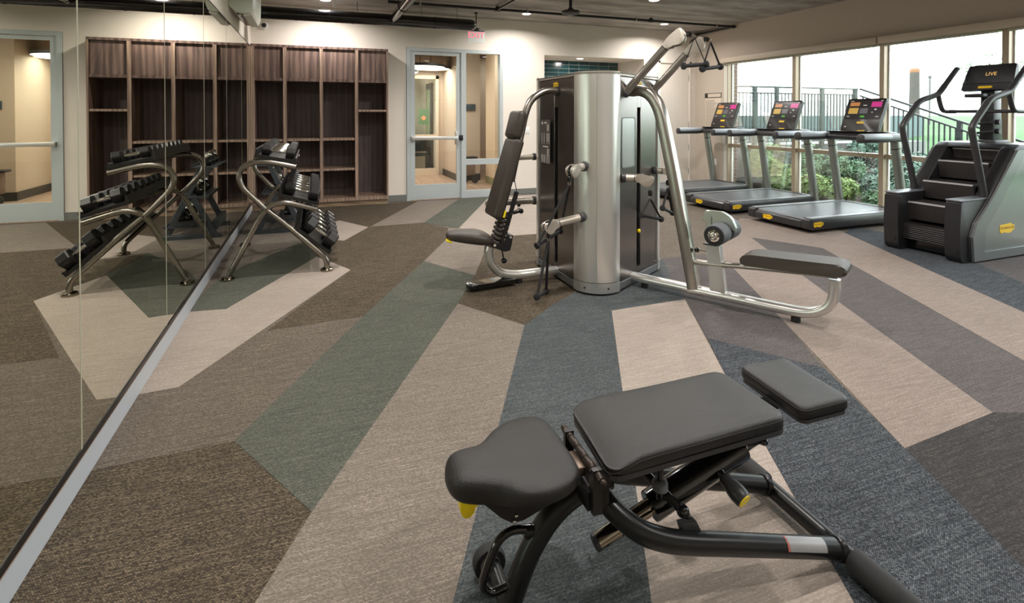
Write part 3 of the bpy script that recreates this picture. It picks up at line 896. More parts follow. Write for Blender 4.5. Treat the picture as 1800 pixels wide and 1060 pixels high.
# hinge between the pads
h = MB()
for k in range(5):
    y0 = -0.125+k*0.05
    h.lathe([(0.0095, 0.001), (0.011, 0.003), (0.011, 0.047), (0.0095, 0.049)], (-0.386, y0, 0.437), (0, 1, 0), 12)
h.ball((-0.386, -0.130, 0.437), 0.009, seg=10, rings=6).ball((-0.386, 0.130, 0.437), 0.009, seg=10, rings=6)
h.build('hinge_bar', mat('dark_bronze_hinge', srgb(58, 48, 42), 0.35, metal=0.4), bench)
MB().b2((-0.40, -0.10, 0.33), (-0.372, -0.085, 0.45)).b2((-0.40, 0.085, 0.33), (-0.372, 0.10, 0.45)).b2((-0.41, -0.085, 0.335), (-0.345, 0.085, 0.385)).prism([(-0.40, 0.44), (-0.33, 0.425), (-0.36, 0.34), (-0.40, 0.335)], (0, -0.085, 0), (1, 0, 0), (0, 0, 1), (0, 1, 0), 0.012).build('hinge_bracket', M_black, bench)
MB().b2((-0.425, -0.05, 0.405), (-0.395, 0.03, 0.43), bev=0.003).build('hinge_plate', mat('bronze_plate', srgb(84, 68, 56), 0.35, metal=0.5), bench)
# telescopic strut
S0, S1 = Vector((-0.165, 0.0, 0.232)), Vector((0.165, 0.0, 0.352))
t = (S1-S0).normalized()
MB().lathe([(0.0415, 0), (0.043, 0.004), (0.043, (S1-S0).length-0.004), (0.040, (S1-S0).length)], S0, t, 24).build('strut_sleeve', M_gloss, bench)
E0 = S0-t*0.195
MB().cyl(E0+t*0.012, S1+t*0.05, 0.0235, 20).build('strut_rod', M_smoke, bench)
MB().lathe([(0.018, 0), (0.0245, 0.004), (0.0245, 0.013)], E0, t, 20).build('end_cap', M_plastic, bench)
nrm = Vector((0, -1, 0)).cross(t).normalized()
hole_dir = (Vector((0, -1, 0))*0.85 - Vector((-t.z, 0, t.x))*0.5).normalized()
for k in range(3):
    p = E0+t*(0.035+0.052*k)+hole_dir*0.0226
    MB().cyl(p, p+hole_dir*0.0013, 0.0062, 12).build('pin_hole', M_gloss, bench)
MB().ball(S0+t*0.03+Vector((0, -0.031, 0.025)), 0.0035, seg=8, rings=6).build('rivet', M_chrome, bench)
# pull knob with the yellow end
K0 = S0+t*0.235+Vector((0, -0.036, 0.0))
K1 = K0+Vector((0.020, -0.085, -0.035))
kd = (K1-K0).normalized()
MB().lathe([(0.013, 0), (0.013, 0.02), (0.010, 0.024)], K0-kd*0.005, kd, 12).build('knob_stem', M_gloss, bench)
kb = MB().lathe([(0.013, 0.012), (0.019, 0.02), (0.020, 0.036), (0.0245, 0.05), (0.027, 0.068), (0.0255, 0.086), (0.0225, 0.092)], K0, kd, 20).build('pull_knob', M_plastic, bench)
MB().lathe([(0.0215, 0.0915), (0.0205, 0.0945)], K0, kd, 20).build('knob_end', M_yellow, kb, label='yellow knob end')
# threaded stop with grey thumbwheel, pivot and link plate
bx, by = -0.17, -0.062
MB().cyl((bx, by, 0.30), (bx, by, 0.44), 0.0105, 12).build('stop_screw', M_gloss, bench)
MB().lathe([(0.017, 0), (0.0225, 0.004), (0.0225, 0.022), (0.02, 0.027), (0.012, 0.031)], (bx, by, 0.325), n=20).build('thumbwheel', M_greyplas, bench)
MB().cyl((-0.175, 0.02, 0.33), (-0.118, -0.085, 0.275), 0.0125, 12).build('pivot_arm', M_gloss, bench)
MB().ball((-0.114, -0.092, 0.272), 0.0185, seg=14, rings=10).ball((-0.108, -0.105, 0.266), 0.010, seg=10, rings=8).build('pivot_nut', M_gloss, bench)
MB().prism([(-0.145, 0.265), (-0.093, 0.262), (-0.062, 0.20), (-0.125, 0.20)], (0, -0.125, 0), (1, 0, 0), (0, 0, 1), (0, 1, 0), 0.02).build('link_plate', mat('grey_link_plate', srgb(66, 68, 70), 0.4, metal=0.4), bench)
MB().b2((0.155, -0.05, 0.378), (0.215, -0.035, 0.445), bev=0.004).b2((0.155, 0.04, 0.378), (0.215, 0.055, 0.445), bev=0.004).build('upper_bracket', M_black, bench)
MB().b2((0.145, -0.03, 0.365), (0.185, 0.03, 0.40), bev=0.004).build('clevis', mat('nickel_clevis', srgb(140, 132, 120), 0.25, metal=0.9), bench)
MB().lathe([(0.012, 0), (0.014, 0.006), (0.011, 0.018), (0.006, 0.022)], (0.198, -0.05, 0.395), (0.1, -1, 0), 12).build('pivot_bolt', M_gloss, bench)
# rear: carry handle and transport wheels
MB().tube(fillet([(-0.535, 0, 0.255), (-0.60, 0, 0.268), (-0.638, 0, 0.245), (-0.682, 0, 0.135), (-0.655, 0, 0.105), (-0.60, 0, 0.118)], 0.03), 0.0115, 12).build('carry_handle', M_gloss, bench)
for p, d_ in (((-0.556, 0, 0.252), (1, 0, -0.1)), ((-0.606, 0, 0.118), (1, 0, 0.1))):
    MB().lathe([(0.0115, -0.006), (0.0175, 0.0), (0.0175, 0.02)], p, d_, 14).build('handle_boss', M_frame, bench)
MB().cyl((-0.606, -0.165, 0.05), (-0.606, 0.165, 0.05), 0.022, 14).build('rear_axle_tube', M_frame, bench)
for y in (-0.2, 0.2):
    w = MB().lathe([(0.03, -0.018), (0.046, -0.017), (0.05, -0.010), (0.05, 0.010), (0.046, 0.017), (0.03, 0.018)], (-0.615, y*0.82, 0.052), (0, 1, 0), 24).build('transport_wheel', M_rubber, bench)
    MB().lathe([(0.029, -0.0185), (0.033, -0.0175), (0.033, 0.0175), (0.029, 0.0185)], (-0.615, y*0.82, 0.052), (0, 1, 0), 20).build('wheel_hub', mat('grey_hub', srgb(104, 98, 94), 0.4), w)

# ---------------------------------------------------------------- the three-sided training tower
V1 = Vector((1.935, 3.406, 0))
SIDE = 1.43
TA = R(90); TB = R(31)
# triangle corners counter-clockwise seen from above
V3 = V1 + Vector((math.cos(R(30.5)), math.sin(R(30.5)), 0))*SIDE
V2 = V1 + Vector((math.cos(R(90)), math.sin(R(90)), 0))*SIDE
TRI = [V1, V3, V2]
TC = (V1+V2+V3)/3
tower = thing('training_tower', 'silver and dark three-sided cable training tower standing mid-room', 'gym machine', (TC.x, TC.y, 0))
TZ0, TZ1 = 0.03, 1.70
CUT = 0.36
def corner_arc(i, n=14):
    P = TRI[i]; A = (TRI[i-1]-P).normalized(); B = (TRI[(i+1) % 3]-P).normalized()
    a, b_ = P+A*CUT, P+B*CUT
    half = math.acos(max(-1, min(1, A.dot(B))))/2
    r = CUT*math.tan(half)
    c = P + (A+B).normalized()*(CUT/math.cos(half))
    va, vb = a-c, b_-c
    a0 = math.atan2(va.y, va.x); a1 = math.atan2(vb.y, vb.x)
    while a1 < a0: a1 += 2*PI
    if a1-a0 > PI: a1 -= 2*PI
    return [Vector((c.x+r*math.cos(a0+(a1-a0)*k/n), c.y+r*math.sin(a0+(a1-a0)*k/n), 0)) for k in range(n+1)], c
for i in range(3):
    pts, c = corner_arc(i)
    inner = [c+(p-c)*0.8 for p in pts]
    half = len(pts)//2
    def shell(pp, z0, z1, name, m, grow=0.0):
        mb = MB()
        q = [c+(p-c)*(1+grow) for p in pp]; qi = [c+(p-c)*0.8 for p in pp]
        poly = [(v.x, v.y) for v in q]+[(v.x, v.y) for v in reversed(qi)]
        mb.prism(poly, (0, 0, z0), (1, 0, 0), (0, 1, 0), (0, 0, 1), z1-z0)
        return mb.build(name, m, tower, world=True, ang=30)
    # two shells with the joint line between them
    sh = [p for p in pts[:half+1]]; sh[-1] = sh[-1]+(sh[-2]-sh[-1])*0.02
    shell(sh, 0.105, 1.712, 'corner_shell', M_silver)
    sh = [p for p in pts[half:]]; sh[0] = sh[0]+(sh[1]-sh[0])*0.02
    shell(sh, 0.105, 1.712, 'corner_shell', M_silver)
    shell(pts, 0.022, 0.100, 'corner_base', M_silver2, 0.012)
    shell(pts, 1.715, 1.735, 'corner_cap', M_champ, 0.0)
    for k in (half-3, half+3):
        d_ = (pts[k]-c).normalized()
        p = c+(pts[k]-c)*1.012; p.z = 0.06
        MB().cyl(p-d_*0.002, p+d_*0.004, 0.008, 10).build('base_screw', M_plastic, tower, world=True)
M_slot = mat('black_slot', srgb(8, 8, 9), 0.6)
def face_frame(i):
    """panel on the face from corner i to corner i+1: origin, along, outward"""
    a, b_ = TRI[i], TRI[(i+1) % 3]
    al_ = (b_-a).normalized()
    out = Vector((al_.y, -al_.x, 0))
    return a, al_, out
FW = SIDE-2*CUT
for i in range(3):
    o_, al_, out = face_frame(i)
    flip = (i == 2)
    mid = SIDE/2
    sl = 0.032
    # the panel in two leaves with the cable slot between them
    for lo, hi in ((CUT+0.003, mid-sl), (mid+sl, SIDE-CUT-0.003)):
        MB().prism([(lo, 0.085), (hi, 0.085), (hi, 1.70), (lo, 1.70)], o_-out*0.012, al_, (0, 0, 1), -out, 0.03, bev=0.003, seg=1).build('side_panel', M_panel, tower, world=True)
    mbp = MB()
    mbp.prism([(mid-sl, 0.085), (mid+sl, 0.085), (mid+sl, 0.14), (mid-sl, 0.14)], o_-out*0.012, al_, (0, 0, 1), -out, 0.03)
    mbp.prism([(mid-sl, 1.46), (mid+sl, 1.46), (mid+sl, 1.70), (mid-sl, 1.70)], o_-out*0.012, al_, (0, 0, 1), -out, 0.03)
    mbp.build('slot_cover', M_panel, tower, world=True)
    MB().prism([(mid-0.06, 0.09), (mid+0.06, 0.09), (mid+0.06, 1.5), (mid-0.06, 1.5)], o_-out*0.06, al_, (0, 0, 1), -out, 0.01).build('slot_back', M_slot, tower, world=True)
    MB().cyl(o_+al_*mid-out*0.04+Vector((0, 0, 0.12)), o_+al_*mid-out*0.04+Vector((0, 0, 1.45)), 0.004, 6).build('cable', M_gloss, tower, world=True)
    MB().prism([(CUT, 0.022), (SIDE-CUT, 0.022), (SIDE-CUT, 0.080), (CUT, 0.080)], o_-out*0.004, al_, (0, 0, 1), -out, 0.05, bev=0.003, seg=1).build('plinth', M_greyplas, tower, world=True)
    MB().prism([(CUT, 1.703), (SIDE-CUT, 1.703), (SIDE-CUT, 1.728), (CUT, 1.728)], o_-out*0.004, al_, (0, 0, 1), -out, 0.04, bev=0.003, seg=1).build('top_rail', M_champ, tower, world=True)
    # weight selector pin
    py = o_+al_*mid+Vector((0, 0, 0.43))
    MB().ball(py-out*0.008, 0.014, (1, 1, 1.3), 10, 8).build('selector_pin', M_yellow, tower, world=True, label='yellow weight selector pin')
    MB().tube(arc([py-out*0.02+Vector((0, 0, -0.02)), py-out*0.015+Vector((0.006, 0, -0.10)), py-out*0.02+Vector((0.012, 0, -0.2))], 4), 0.003, 6).build('pin_cord', M_black, tower, world=True)
    # brand badge near the top
    bc = o_+al_*mid-out*0.011+Vector((0, 0, 1.652))
    al2 = al_
    bp = MB().prism([(-0.045, -0.012), (-0.04, -0.024), (-0.01, -0.02), (0.02, -0.026), (0.028, -0.014), (0.046, -0.014), (0.048, 0.012), (0.034, 0.014), (0.024, 0.024), (0.0, 0.020), (-0.046, 0.02)], bc, al2, (0, 0, 1), out, 0.003)
    bo = bp.build('brand_badge', M_badge, tower, world=True, label='yellow brand badge')
    ang = math.atan2(al_.y, al_.x)
    text('badge_lettering', 'TECHNOGYM', 0.0135, M_badgetext, bo, local_of(bo).inverted().inverted() @ (bc+out*0.0036), (PI/2, 0, ang), 0.0003)
MB().prism([(p.x, p.y) for p in [q for i in range(3) for q in corner_arc(i)[0]]], (0, 0, 1.72), (1, 0, 0), (0, 1, 0), (0, 0, 1), 0.006).build('top_plate', M_plastic, tower, world=True)
MB().prism([(TC.x+(p.x-TC.x)*0.9, TC.y+(p.y-TC.y)*0.9) for p in [q for i in range(3) for q in corner_arc(i)[0]]], (0, 0, 0.0), (1, 0, 0), (0, 1, 0), (0, 0, 1), 0.03).build('foot_plate', M_rubber, tower, world=True)

# exercise chart on the left panel (x = 1.935 side)
o_, al_, out = face_frame(2)           # V2 -> V1, outward -X
ch = MB().prism([(4.19, 0.97), (4.395, 0.97), (4.395, 1.355), (4.19, 1.355)], (1.9235, 0, 0), (0, 1, 0), (0, 0, 1), (-1, 0, 0), 0.0015).build('exercise_chart', mat('chart_print', srgb(84, 80, 77), 0.35), tower, world=True)
M_print = mat('white_print', srgb(206, 200, 190), 0.5)
cm = MB()
def chq(y, z, w, h):
    cm.prism([(y-w/2, z-h/2), (y+w/2, z-h/2), (y+w/2, z+h/2), (y-w/2, z+h/2)], (1.9222, 0, 0), (0, 1, 0), (0, 0, 1), (-1, 0, 0), 0.0008)
chq(4.355, 1.325, 0.025, 0.022); chq(4.285, 1.328, 0.05, 0.012)
for y in (4.245, 4.222): chq(y, 1.285, 0.010, 0.06)
for y in (4.36, 4.315, 4.25, 4.215):
    chq(y, 1.20, 0.014 if y < 4.3 else 0.008, 0.075); chq(y, 1.15, 0.010, 0.008)
chq(4.285, 1.118, 0.11, 0.010)
for y in (4.245, 4.222): chq(y, 1.07, 0.010, 0.06)
for y in (4.36, 4.315, 4.27, 4.24, 4.21):
    chq(y, 1.01, 0.014 if y > 4.3 else 0.006, 0.07); chq(y, 0.978, 0.010, 0.007)
cm.build('chart_print', M_print, ch, world=True)
# recessed frame on the right panel
o_, al_, out = face_frame(0)
fr_ = MB()
pts = [(a+0.525, b_+1.175) for a, b_ in rrect(0.225, 0.40, 0.02, 3)]
fr_.tube([o_-out*0.011+al_*a+Vector((0, 0, b_)) for a, b_ in pts], 0.003, 6, closed=True)
fr_.build('chart_frame', M_greyplas, tower, world=True)
MB().prism([(a+0.525, b_+1.175) for a, b_ in rrect(0.215, 0.39, 0.018, 3)], o_-out*0.0115, al_, (0, 0, 1), out, 0.0012).build('exercise_chart', mat('pale_chart', srgb(176, 178, 178), 0.25, metal=0.5), tower, world=True)
# pulley arms
M_arm = M_champ
def cap_outline(L, w0, w1):
    return roundpoly([(0, -w0), (L*0.45, -w0*1.15), (L*0.75, -w1), (L, -w1*0.5), (L, w1*0.6), (L*0.75, w1), (L*0.4, w0*1.1), (0, w0)], 0.03, 4)
def pulley_arm(base, d, L, r=0.030, side=None, hl=0.13, hw=0.05, handle=None):
    """tube from the tower ending in a flat pulley housing; d = direction, side = normal of the housing"""
    d = Vector(d).normalized(); base = Vector(base)
    root = MB().lathe([(r*1.25, -0.02), (r*1.25, 0.006), (r, 0.012)], base, d, 18).build('arm_collar', M_plastic, tower, world=True)
    MB().cyl(base, base+d*L, r, 18).build('arm_tube', M_bronze if L > 0.3 else M_arm, root, world=True)
    MB().lathe([(r*1.03, 0), (r*1.03, 0.006)], base+d*L, d, 18).build('arm_joint', M_black, root, world=True)
    side = Vector(side); side = (side-d*side.dot(d)).normalized()
    upv = side.cross(d)
    if upv.z > 0: upv = -upv
    tip = base+d*(L+0.006)
    # cast head: neck plus two cheeks round the pulley wheel
    poly = roundpoly([(0.0, -r*0.95), (hl*0.35, -r*1.05), (hl*0.62, -r*1.0), (hl*1.0, -r*0.55), (hl*1.08, 0.0), (hl*0.98, hw*0.9), (hl*0.62, hw*1.45), (hl*0.38, hw*0.95), (hl*0.22, r*1.0), (0.0, r*0.95)], 0.03, 4)
    MB().prism(poly, tip-side*0.030, d, upv, side, 0.018, bev=0.006).prism(poly, tip+side*0.012, d, upv, side, 0.018, bev=0.006).lathe([(r, 0), (r*0.95, 0.03)], tip, d, 16).build('pulley_head', M_arm, root, world=True)
    pc = tip+d*hl*0.62+upv*hw*0.25
    MB().lathe([(hw*0.95, -0.011), (hw*0.80, -0.004), (hw*0.80, 0.004), (hw*0.95, 0.011)], pc, side, 20).build('pulley_wheel', M_gloss, root, world=True)
    return root, pc+upv*hw*0.9+d*0.012, d, upv
def strap_handle(root, top, ends, drop_pt=None, grip_r=0.013, strap=0.011, clip=True):
    """black strap triangle from top to a grip between the two ends"""
    top = Vector(top); A, B = Vector(ends[0]), Vector(ends[1])
    if clip:
        MB().lathe([(0.010, 0.012), (0.018, 0.02), (0.018, 0.05), (0.010, 0.058)], top+Vector((0, 0, 0.02)), (0, 0, -1), 12).build('cable_stop', M_gloss, root, world=True)
        ring_ = [top+Vector((0.010*math.cos(a), 0, -0.048+0.013*math.sin(a))) for a in [2*PI*k/12 for k in range(12)]]
        MB().tube(ring_, 0.003, 6, closed=True).build('snap_ring', M_chrome, root, world=True)
    q = top+Vector((0, 0, -0.06 if clip else 0))
    g = (B-A).normalized()
    mb = MB()
    for e in (A, B):
        ln = (e-q)
        mb.tube([q, q+ln*0.25, q+ln*0.75, e], 0.0025, 8, rv=strap, up=(g if abs(g.dot(ln.normalized())) < 0.9 else Vector((0, 0, 1))))
    mb.build('strap', M_rubber, root, world=True)
    gm = MB().lathe([(grip_r*0.6, -0.012), (grip_r*1.9, -0.008), (grip_r*1.9, 0.006), (grip_r, 0.010), (grip_r*1.08, (B-A).length/2), (grip_r, (B-A).length-0.010), (grip_r*1.9, (B-A).length-0.006), (grip_r*1.9, (B-A).length+0.008), (grip_r*0.6, (B-A).length+0.012)], A, g, 14)
    gm.build('grip', M_rubber, root, world=True)

# left station arms, from the front corner
r1, t1, d1, u1 = pulley_arm((1.945, 3.64, 1.000), (-0.80, -0.52, -0.05), 0.075, 0.030, (-0.62, 0.72, 0.0), 0.125, 0.048)
strap_handle(r1, t1+Vector((-0.02, 0, 0.0)), ((1.556, 3.620, 0.428), (1.795, 3.720, 0.499)))
r2, t2, d2_, u2 = pulley_arm((1.935, 3.66, 0.605), (-1, -0.12, -0.12), 0.20, 0.030, (0.1, -1, 0), 0.125, 0.048)
strap_handle(r2, t2+Vector((0.0, 0, 0.0)), ((1.530, 3.560, 0.069), (1.684, 3.740, 0.037)))
# its mirrored pair at the rear corner
r3, t3, _, _ = pulley_arm((1.965, 4.66, 1.0), (-1, 0.0, -0.02), 0.16, 0.027, (0.1, -1, 0), 0.12, 0.045)
r4, t4, _, _ = pulley_arm((1.965, 4.66, 0.585), (-1, 0.0, -0.0), 0.34, 0.033, (0.1, -1, 0), 0.12, 0.045)
strap_handle(r4, Vector((1.817, 4.660, 0.524))+Vector((0,0,0.05)), ((1.694, 4.620, 0.475), (1.863, 4.720, 0.479)))
MB().tube(arc([(1.765, 4.660, 0.821), (1.794, 4.660, 0.686), (1.805, 4.660, 0.595)], 4), 0.004, 6).build('cable', M_black, r3, world=True)
# right station arms
ob = V1 + Vector((math.cos(R(30.5)), math.sin(R(30.5)), 0))*0.44
od = Vector((0.49, -0.872, 0))
r5, t5, _, _ = pulley_arm(ob+Vector((0, 0, 0.900))+od*0.0, (0.80, -0.60, 0.0), 0.075, 0.030, (-0.6, -0.8, 0.0), 0.135, 0.05)
strap_handle(r5, Vector((2.462, 3.500, 0.804)), ((2.358, 3.460, 0.631), (2.578, 3.520, 0.574)))
oc = V1 + Vector((math.cos(R(30.5)), math.sin(R(30.5)), 0))*1.02
r6, t6, _, _ = pulley_arm(oc+Vector((0, 0, 0.91)), (0.86, -0.5, -0.03), 0.05, 0.028, (-0.5, -0.86, 0), 0.125, 0.048)
strap_handle(r6, Vector((2.837, 3.780, 0.834)), ((2.741, 3.720, 0.617), (2.900, 3.800, 0.554)))
# long overhead arms
UPD = Vector((0.445*0.49/0.49, -0.445*0.872/0.49, 0)).normalized()
for t_, zb_, end in ((0.485, 1.575, (2.602, 3.370, 2.004)), (1.0, 1.60, (2.995, 3.620, 1.997))):
    bp_ = V1 + Vector((math.cos(R(30.5)), math.sin(R(30.5)), 0))*t_
    bp_ = Vector((bp_.x, bp_.y, zb_))-od*0.02
    d_ = Vector(end)-bp_
    L = d_.length-0.13
    rr, tt, dd, uu = pulley_arm(bp_, d_, L, 0.031, (-0.872, -0.49, 0) if t_ < 0.7 else (-0.62, -0.78, 0.0), 0.175, 0.062)
    if t_ < 0.7: ra, ea = rr, Vector(end)
    else: rb, eb = rr, Vector(end)
for rr, c0, c1 in ((ra, (2.672, 3.340, 2.012), (2.736, 3.340, 2.006)), (rb, (3.017, 3.550, 2.018), (3.075, 3.550, 2.016))):
    MB().lathe([(0.010, 0), (0.020, 0.006), (0.020, 0.035), (0.010, 0.045)], c0, Vector(c1)-Vector(c0), 12).build('cable_stop', M_gloss, rr, world=True)
    MB().ball(Vector(c1)+(Vector(c1)-Vector(c0))*0.1, 0.008, seg=10, rings=6).build('snap_ring', M_chrome, rr, world=True)
strap_handle(ra, Vector((2.747, 3.340, 1.990)), ((2.647, 3.340, 1.769), (2.856, 3.340, 1.789)), clip=False, grip_r=0.015, strap=0.005)
strap_handle(rb, Vector((3.081, 3.550, 1.997)), ((2.959, 3.500, 1.769), (3.209, 3.580, 1.802)), clip=False, grip_r=0.015, strap=0.009)

# left station: seat, reclined back, arch and floor beam, all in the plane y = 4.10
LY = 4.105
def P(x, z, y=LY): return (x, y, z)
arch = arc([P(1.955, 1.597), P(1.86, 1.600), P(1.775, 1.570), P(1.70, 1.505), P(1.655, 1.40), P(1.62, 1.25), P(1.575, 1.05), P(1.53, 0.85)], 5)
MB().tube(arch, 0.040, 14, rv=0.030, up=(0, 1, 0)).build('back_arch', M_bronze, tower, world=True)
MB().lathe([(0.042, -0.012), (0.042, 0.004)], (1.935, LY, 1.597), (-1, 0, 0), 16).build('arch_socket', M_plastic, tower, world=True)
beam = fillet([P(1.98, 0.072), P(1.56, 0.072), P(1.33, 0.085), P(1.335, 0.30)], [0, 0.05, 0.30, 0], 8)
beam = arc([P(1.98, 0.072), P(1.75, 0.072), P(1.56, 0.075), P(1.43, 0.11), P(1.355, 0.19), P(1.335, 0.28), P(1.345, 0.33)], 5)
MB().tube(beam, 0.034, 14, rv=0.042, up=(0, 0, 1), power=3.0).build('floor_beam', M_silver, tower, world=True)
ft = MB().prism(roundpoly([(1.135, 4.02), (1.16, 3.985), (1.56, 4.03), (1.56, 4.17), (1.16, 4.10), (1.135, 4.08)], 0.03), (0, 0, 0.028), (1, 0, 0), (0, 1, 0), (0, 0, 1), 0.034, bev=0.008)
ft.build('foot_bar', M_gloss, tower, world=True)
MB().cyl((1.19, 4.04, 0.004), (1.19, 4.04, 0.03), 0.025, 14).build('levelling_foot', M_rubber, tower, world=True)
MB().cyl((1.60, LY, 0.004), (1.60, LY, 0.05), 0.03, 14).build('levelling_foot', M_rubber, tower, world=True)
def pad_box(name, c, size, rot, bev, m=M_leather2):
    o = MB().box((0, 0, 0), size, bev=bev, seg=4)
    o.xf(Matrix.Translation(Vector(c)) @ rotm(rot))
    return o.build(name, m, tower, world=True, ang=50)
LEAN = R(17)
pad_box('headrest', (1.572, LY, 1.315), (0.085, 0.23, 0.235), (0, LEAN*0.85, 0), 0.035)
pad_box('backrest', (1.470, LY, 0.885), (0.085, 0.27, 0.66), (0, LEAN, 0), 0.03)
MB().box(P(1.56, 1.195), (0.03, 0.06, 0.05), (0, LEAN, 0), bev=0.004).build('headrest_link', M_chrome, tower, world=True)
MB().box(P(1.425, 0.61, LY-0.14), (0.014, 0.006, 0.055), (0, LEAN, 0)).build('pad_tag', M_yellow, tower, world=True, label='yellow tag on the backrest')
# slotted guide and bellows below the backrest
gd = MB()
gd.box(P(1.485, 0.575, LY-0.09), (0.035, 0.012, 0.42), (0, LEAN, 0)).box(P(1.485, 0.575, LY+0.09), (0.035, 0.012, 0.42), (0, LEAN, 0))
gd.build('guide_rail', M_black, tower, world=True)
for k in range(6):
    s = k/6
    MB().ball(P(1.452-0.012*k-0.022, 0.39+0.0+0.042*(5-k)), 0.026, (1, 3.2, 0.85), 14, 8, (0, LEAN, 0)).build('bellows', M_leather2, tower, world=True) if False else None
bw = MB()
for k in range(7):
    z = 0.365+0.034*k; x = 1.395+0.0105*k
    bw.box(P(x, z), (0.055, 0.15, 0.031), (0, LEAN, 0), bev=0.012, seg=3)
bw.build('bellows', M_leather2, tower, world=True)
for k in range(7):
    MB().cyl(P(1.442+0.0105*k, 0.395+0.034*k, LY-0.099), P(1.442+0.0105*k, 0.395+0.034*k, LY-0.094), 0.006, 8).build('pin_hole', M_chrome, tower, world=True)
MB().prism(roundpoly([(1.335, 0.345), (1.44, 0.30), (1.49, 0.305), (1.515, 0.43), (1.48, 0.43), (1.40, 0.36), (1.345, 0.375)], 0.012, 3), (0, LY-0.10, 0), (1, 0, 0), (0, 0, 1), (0, 1, 0), 0.2, bev=0.003, seg=1).build('seat_bracket', M_black, tower, world=True)
for x, z in ((1.49, 0.415), (1.355, 0.36)):
    MB().cyl(P(x, z, LY-0.105), P(x, z, LY-0.098), 0.011, 10).build('bolt', M_chrome, tower, world=True)
MB().cyl(P(1.435, 0.30, LY-0.05), P(1.45, 0.225, LY-0.05), 0.006, 8).ball(P(1.452, 0.215, LY-0.05), 0.024, seg=14, rings=10).build('pull_knob', M_gloss, tower, world=True)
ss = MB()
st_ = [(0.985, 0.02, 0.452, 0.425), (0.995, 0.055, 0.468, 0.415), (1.03, 0.085, 0.478, 0.402), (1.09, 0.105, 0.480, 0.388), (1.16, 0.135, 0.476, 0.375), (1.23, 0.165, 0.468, 0.365), (1.29, 0.165, 0.455, 0.358), (1.335, 0.13, 0.435, 0.36), (1.352, 0.09, 0.41, 0.375)]
rings = []
for x, w, a, b_ in st_:
    rg = []
    for i in range(20):
        an = 2*PI*i/20
        ca, sa = math.cos(an), math.sin(an)
        mz = a-(a-b_)*0.45
        rg.append(ss.bm.verts.new((x, LY+w*math.copysign(abs(ca)**0.7, ca), mz+(a-mz)*abs(sa)**0.6 if sa >= 0 else mz+(b_-mz)*abs(sa)**0.6)))
    rings.append(rg)
ss.skin(rings)
so2 = ss.build('seat', M_leather2, tower, world=True, ang=70)
m_ = so2.modifiers.new('round', 'SUBSURF'); m_.levels = 1; m_.render_levels = 1
MB().box((0.998, LY-0.035, 0.408), (0.045, 0.05, 0.014), (0, 0.5, 0), bev=0.004).build('seat_tag', M_yellow, tower, world=True, label='yellow edge under the seat nose')

# right station: upright, seat beam, roller pads, in the plane through c along d
RC = Vector((2.458, 3.720, 0)); RD = Vector((0.49, -0.872, 0)).normalized(); RN = Vector((0.872, 0.49, 0)).normalized()
def Q(s, z, off=0.0): return RC+RD*s+RN*off+Vector((0, 0, z))
up_ = arc([Q(-0.01, 1.592), Q(0.06, 1.592), Q(0.13, 1.565), Q(0.185, 1.51), Q(0.225, 1.43), Q(0.255, 1.32), Q(0.30, 1.12), Q(0.355, 0.86), Q(0.41, 0.58), Q(0.465, 0.30), Q(0.505, 0.085)], 4)
MB().tube(up_, 0.044, 20, rv=0.052, up=RD, power=4.5).build('upright', M_bronze, tower, world=True)
MB().lathe([(0.046, -0.01), (0.046, 0.005)], Q(0.0, 1.592), RD, 16).build('upright_socket', M_plastic, tower, world=True)
bm_ = [Q(-0.02, 0.075), Q(0.3, 0.075), Q(0.8, 0.075), Q(1.15, 0.075), Q(1.27, 0.085), Q(1.36, 0.125), Q(1.41, 0.19), Q(1.425, 0.27), Q(1.425, 0.335)]
MB().tube(arc(bm_, 5), 0.033, 16, rv=0.044, up=(0, 0, 1), power=3.0).build('floor_beam', M_silver, tower, world=True)
sb = [Q(0.45, 0.292), Q(0.62, 0.293), Q(0.86, 0.318), Q(1.15, 0.342), Q(1.44, 0.362)]
MB().tube(arc(sb, 4), 0.019, 14, rv=0.034, up=(0, 0, 1), power=3.0).build('seat_beam', M_bronze, tower, world=True)
for s_ in (1.20, 0.1):
    MB().cyl(Q(s_, 0.005), Q(s_, 0.045), 0.03, 14).build('levelling_foot', M_rubber, tower, world=True)
sp = [(0.86, 0.365), (0.90, 0.35), (1.45, 0.375), (1.505, 0.395), (1.505, 0.435), (1.46, 0.458), (0.93, 0.432), (0.87, 0.41)]
sm_ = MB().prism(roundpoly(sp, 0.02, 3), RC-RN*0.11, RD, (0, 0, 1), RN, 0.22, bev=0.014, seg=3)
so3 = sm_.build('seat', M_leather2, tower, world=True, ang=50)
cp = MB().prism([(0.635, 0.075), (0.745, 0.075), (0.70, 0.44), (0.60, 0.44)], RC-RN*0.032, RD, (0, 0, 1), RN, 0.064, bev=0.004, seg=1)
cp.build('roller_post', M_silver2, tower, world=True)
MB().prism(roundpoly([(0.575, 0.645), (0.575, 0.605), (0.60, 0.605), (0.61, 0.44), (0.665, 0.44), (0.655, 0.6), (0.74, 0.61), (0.80, 0.555), (0.815, 0.575), (0.78, 0.655), (0.72, 0.69), (0.59, 0.69)], 0.012, 3), RC-RN*0.02, RD, (0, 0, 1), RN, 0.04, bev=0.004, seg=1).build('roller_bracket', mat('pale_steel', srgb(196, 202, 192), 0.25, metal=0.85), tower, world=True)
MB().prism([(0.637, 0.46), (0.643, 0.46), (0.643, 0.65), (0.637, 0.65)], RC-RN*0.021, RD, (0, 0, 1), RN, 0.042).build('bracket_slot', M_plastic, tower, world=True)
rc = Q(0.715, 0.545)
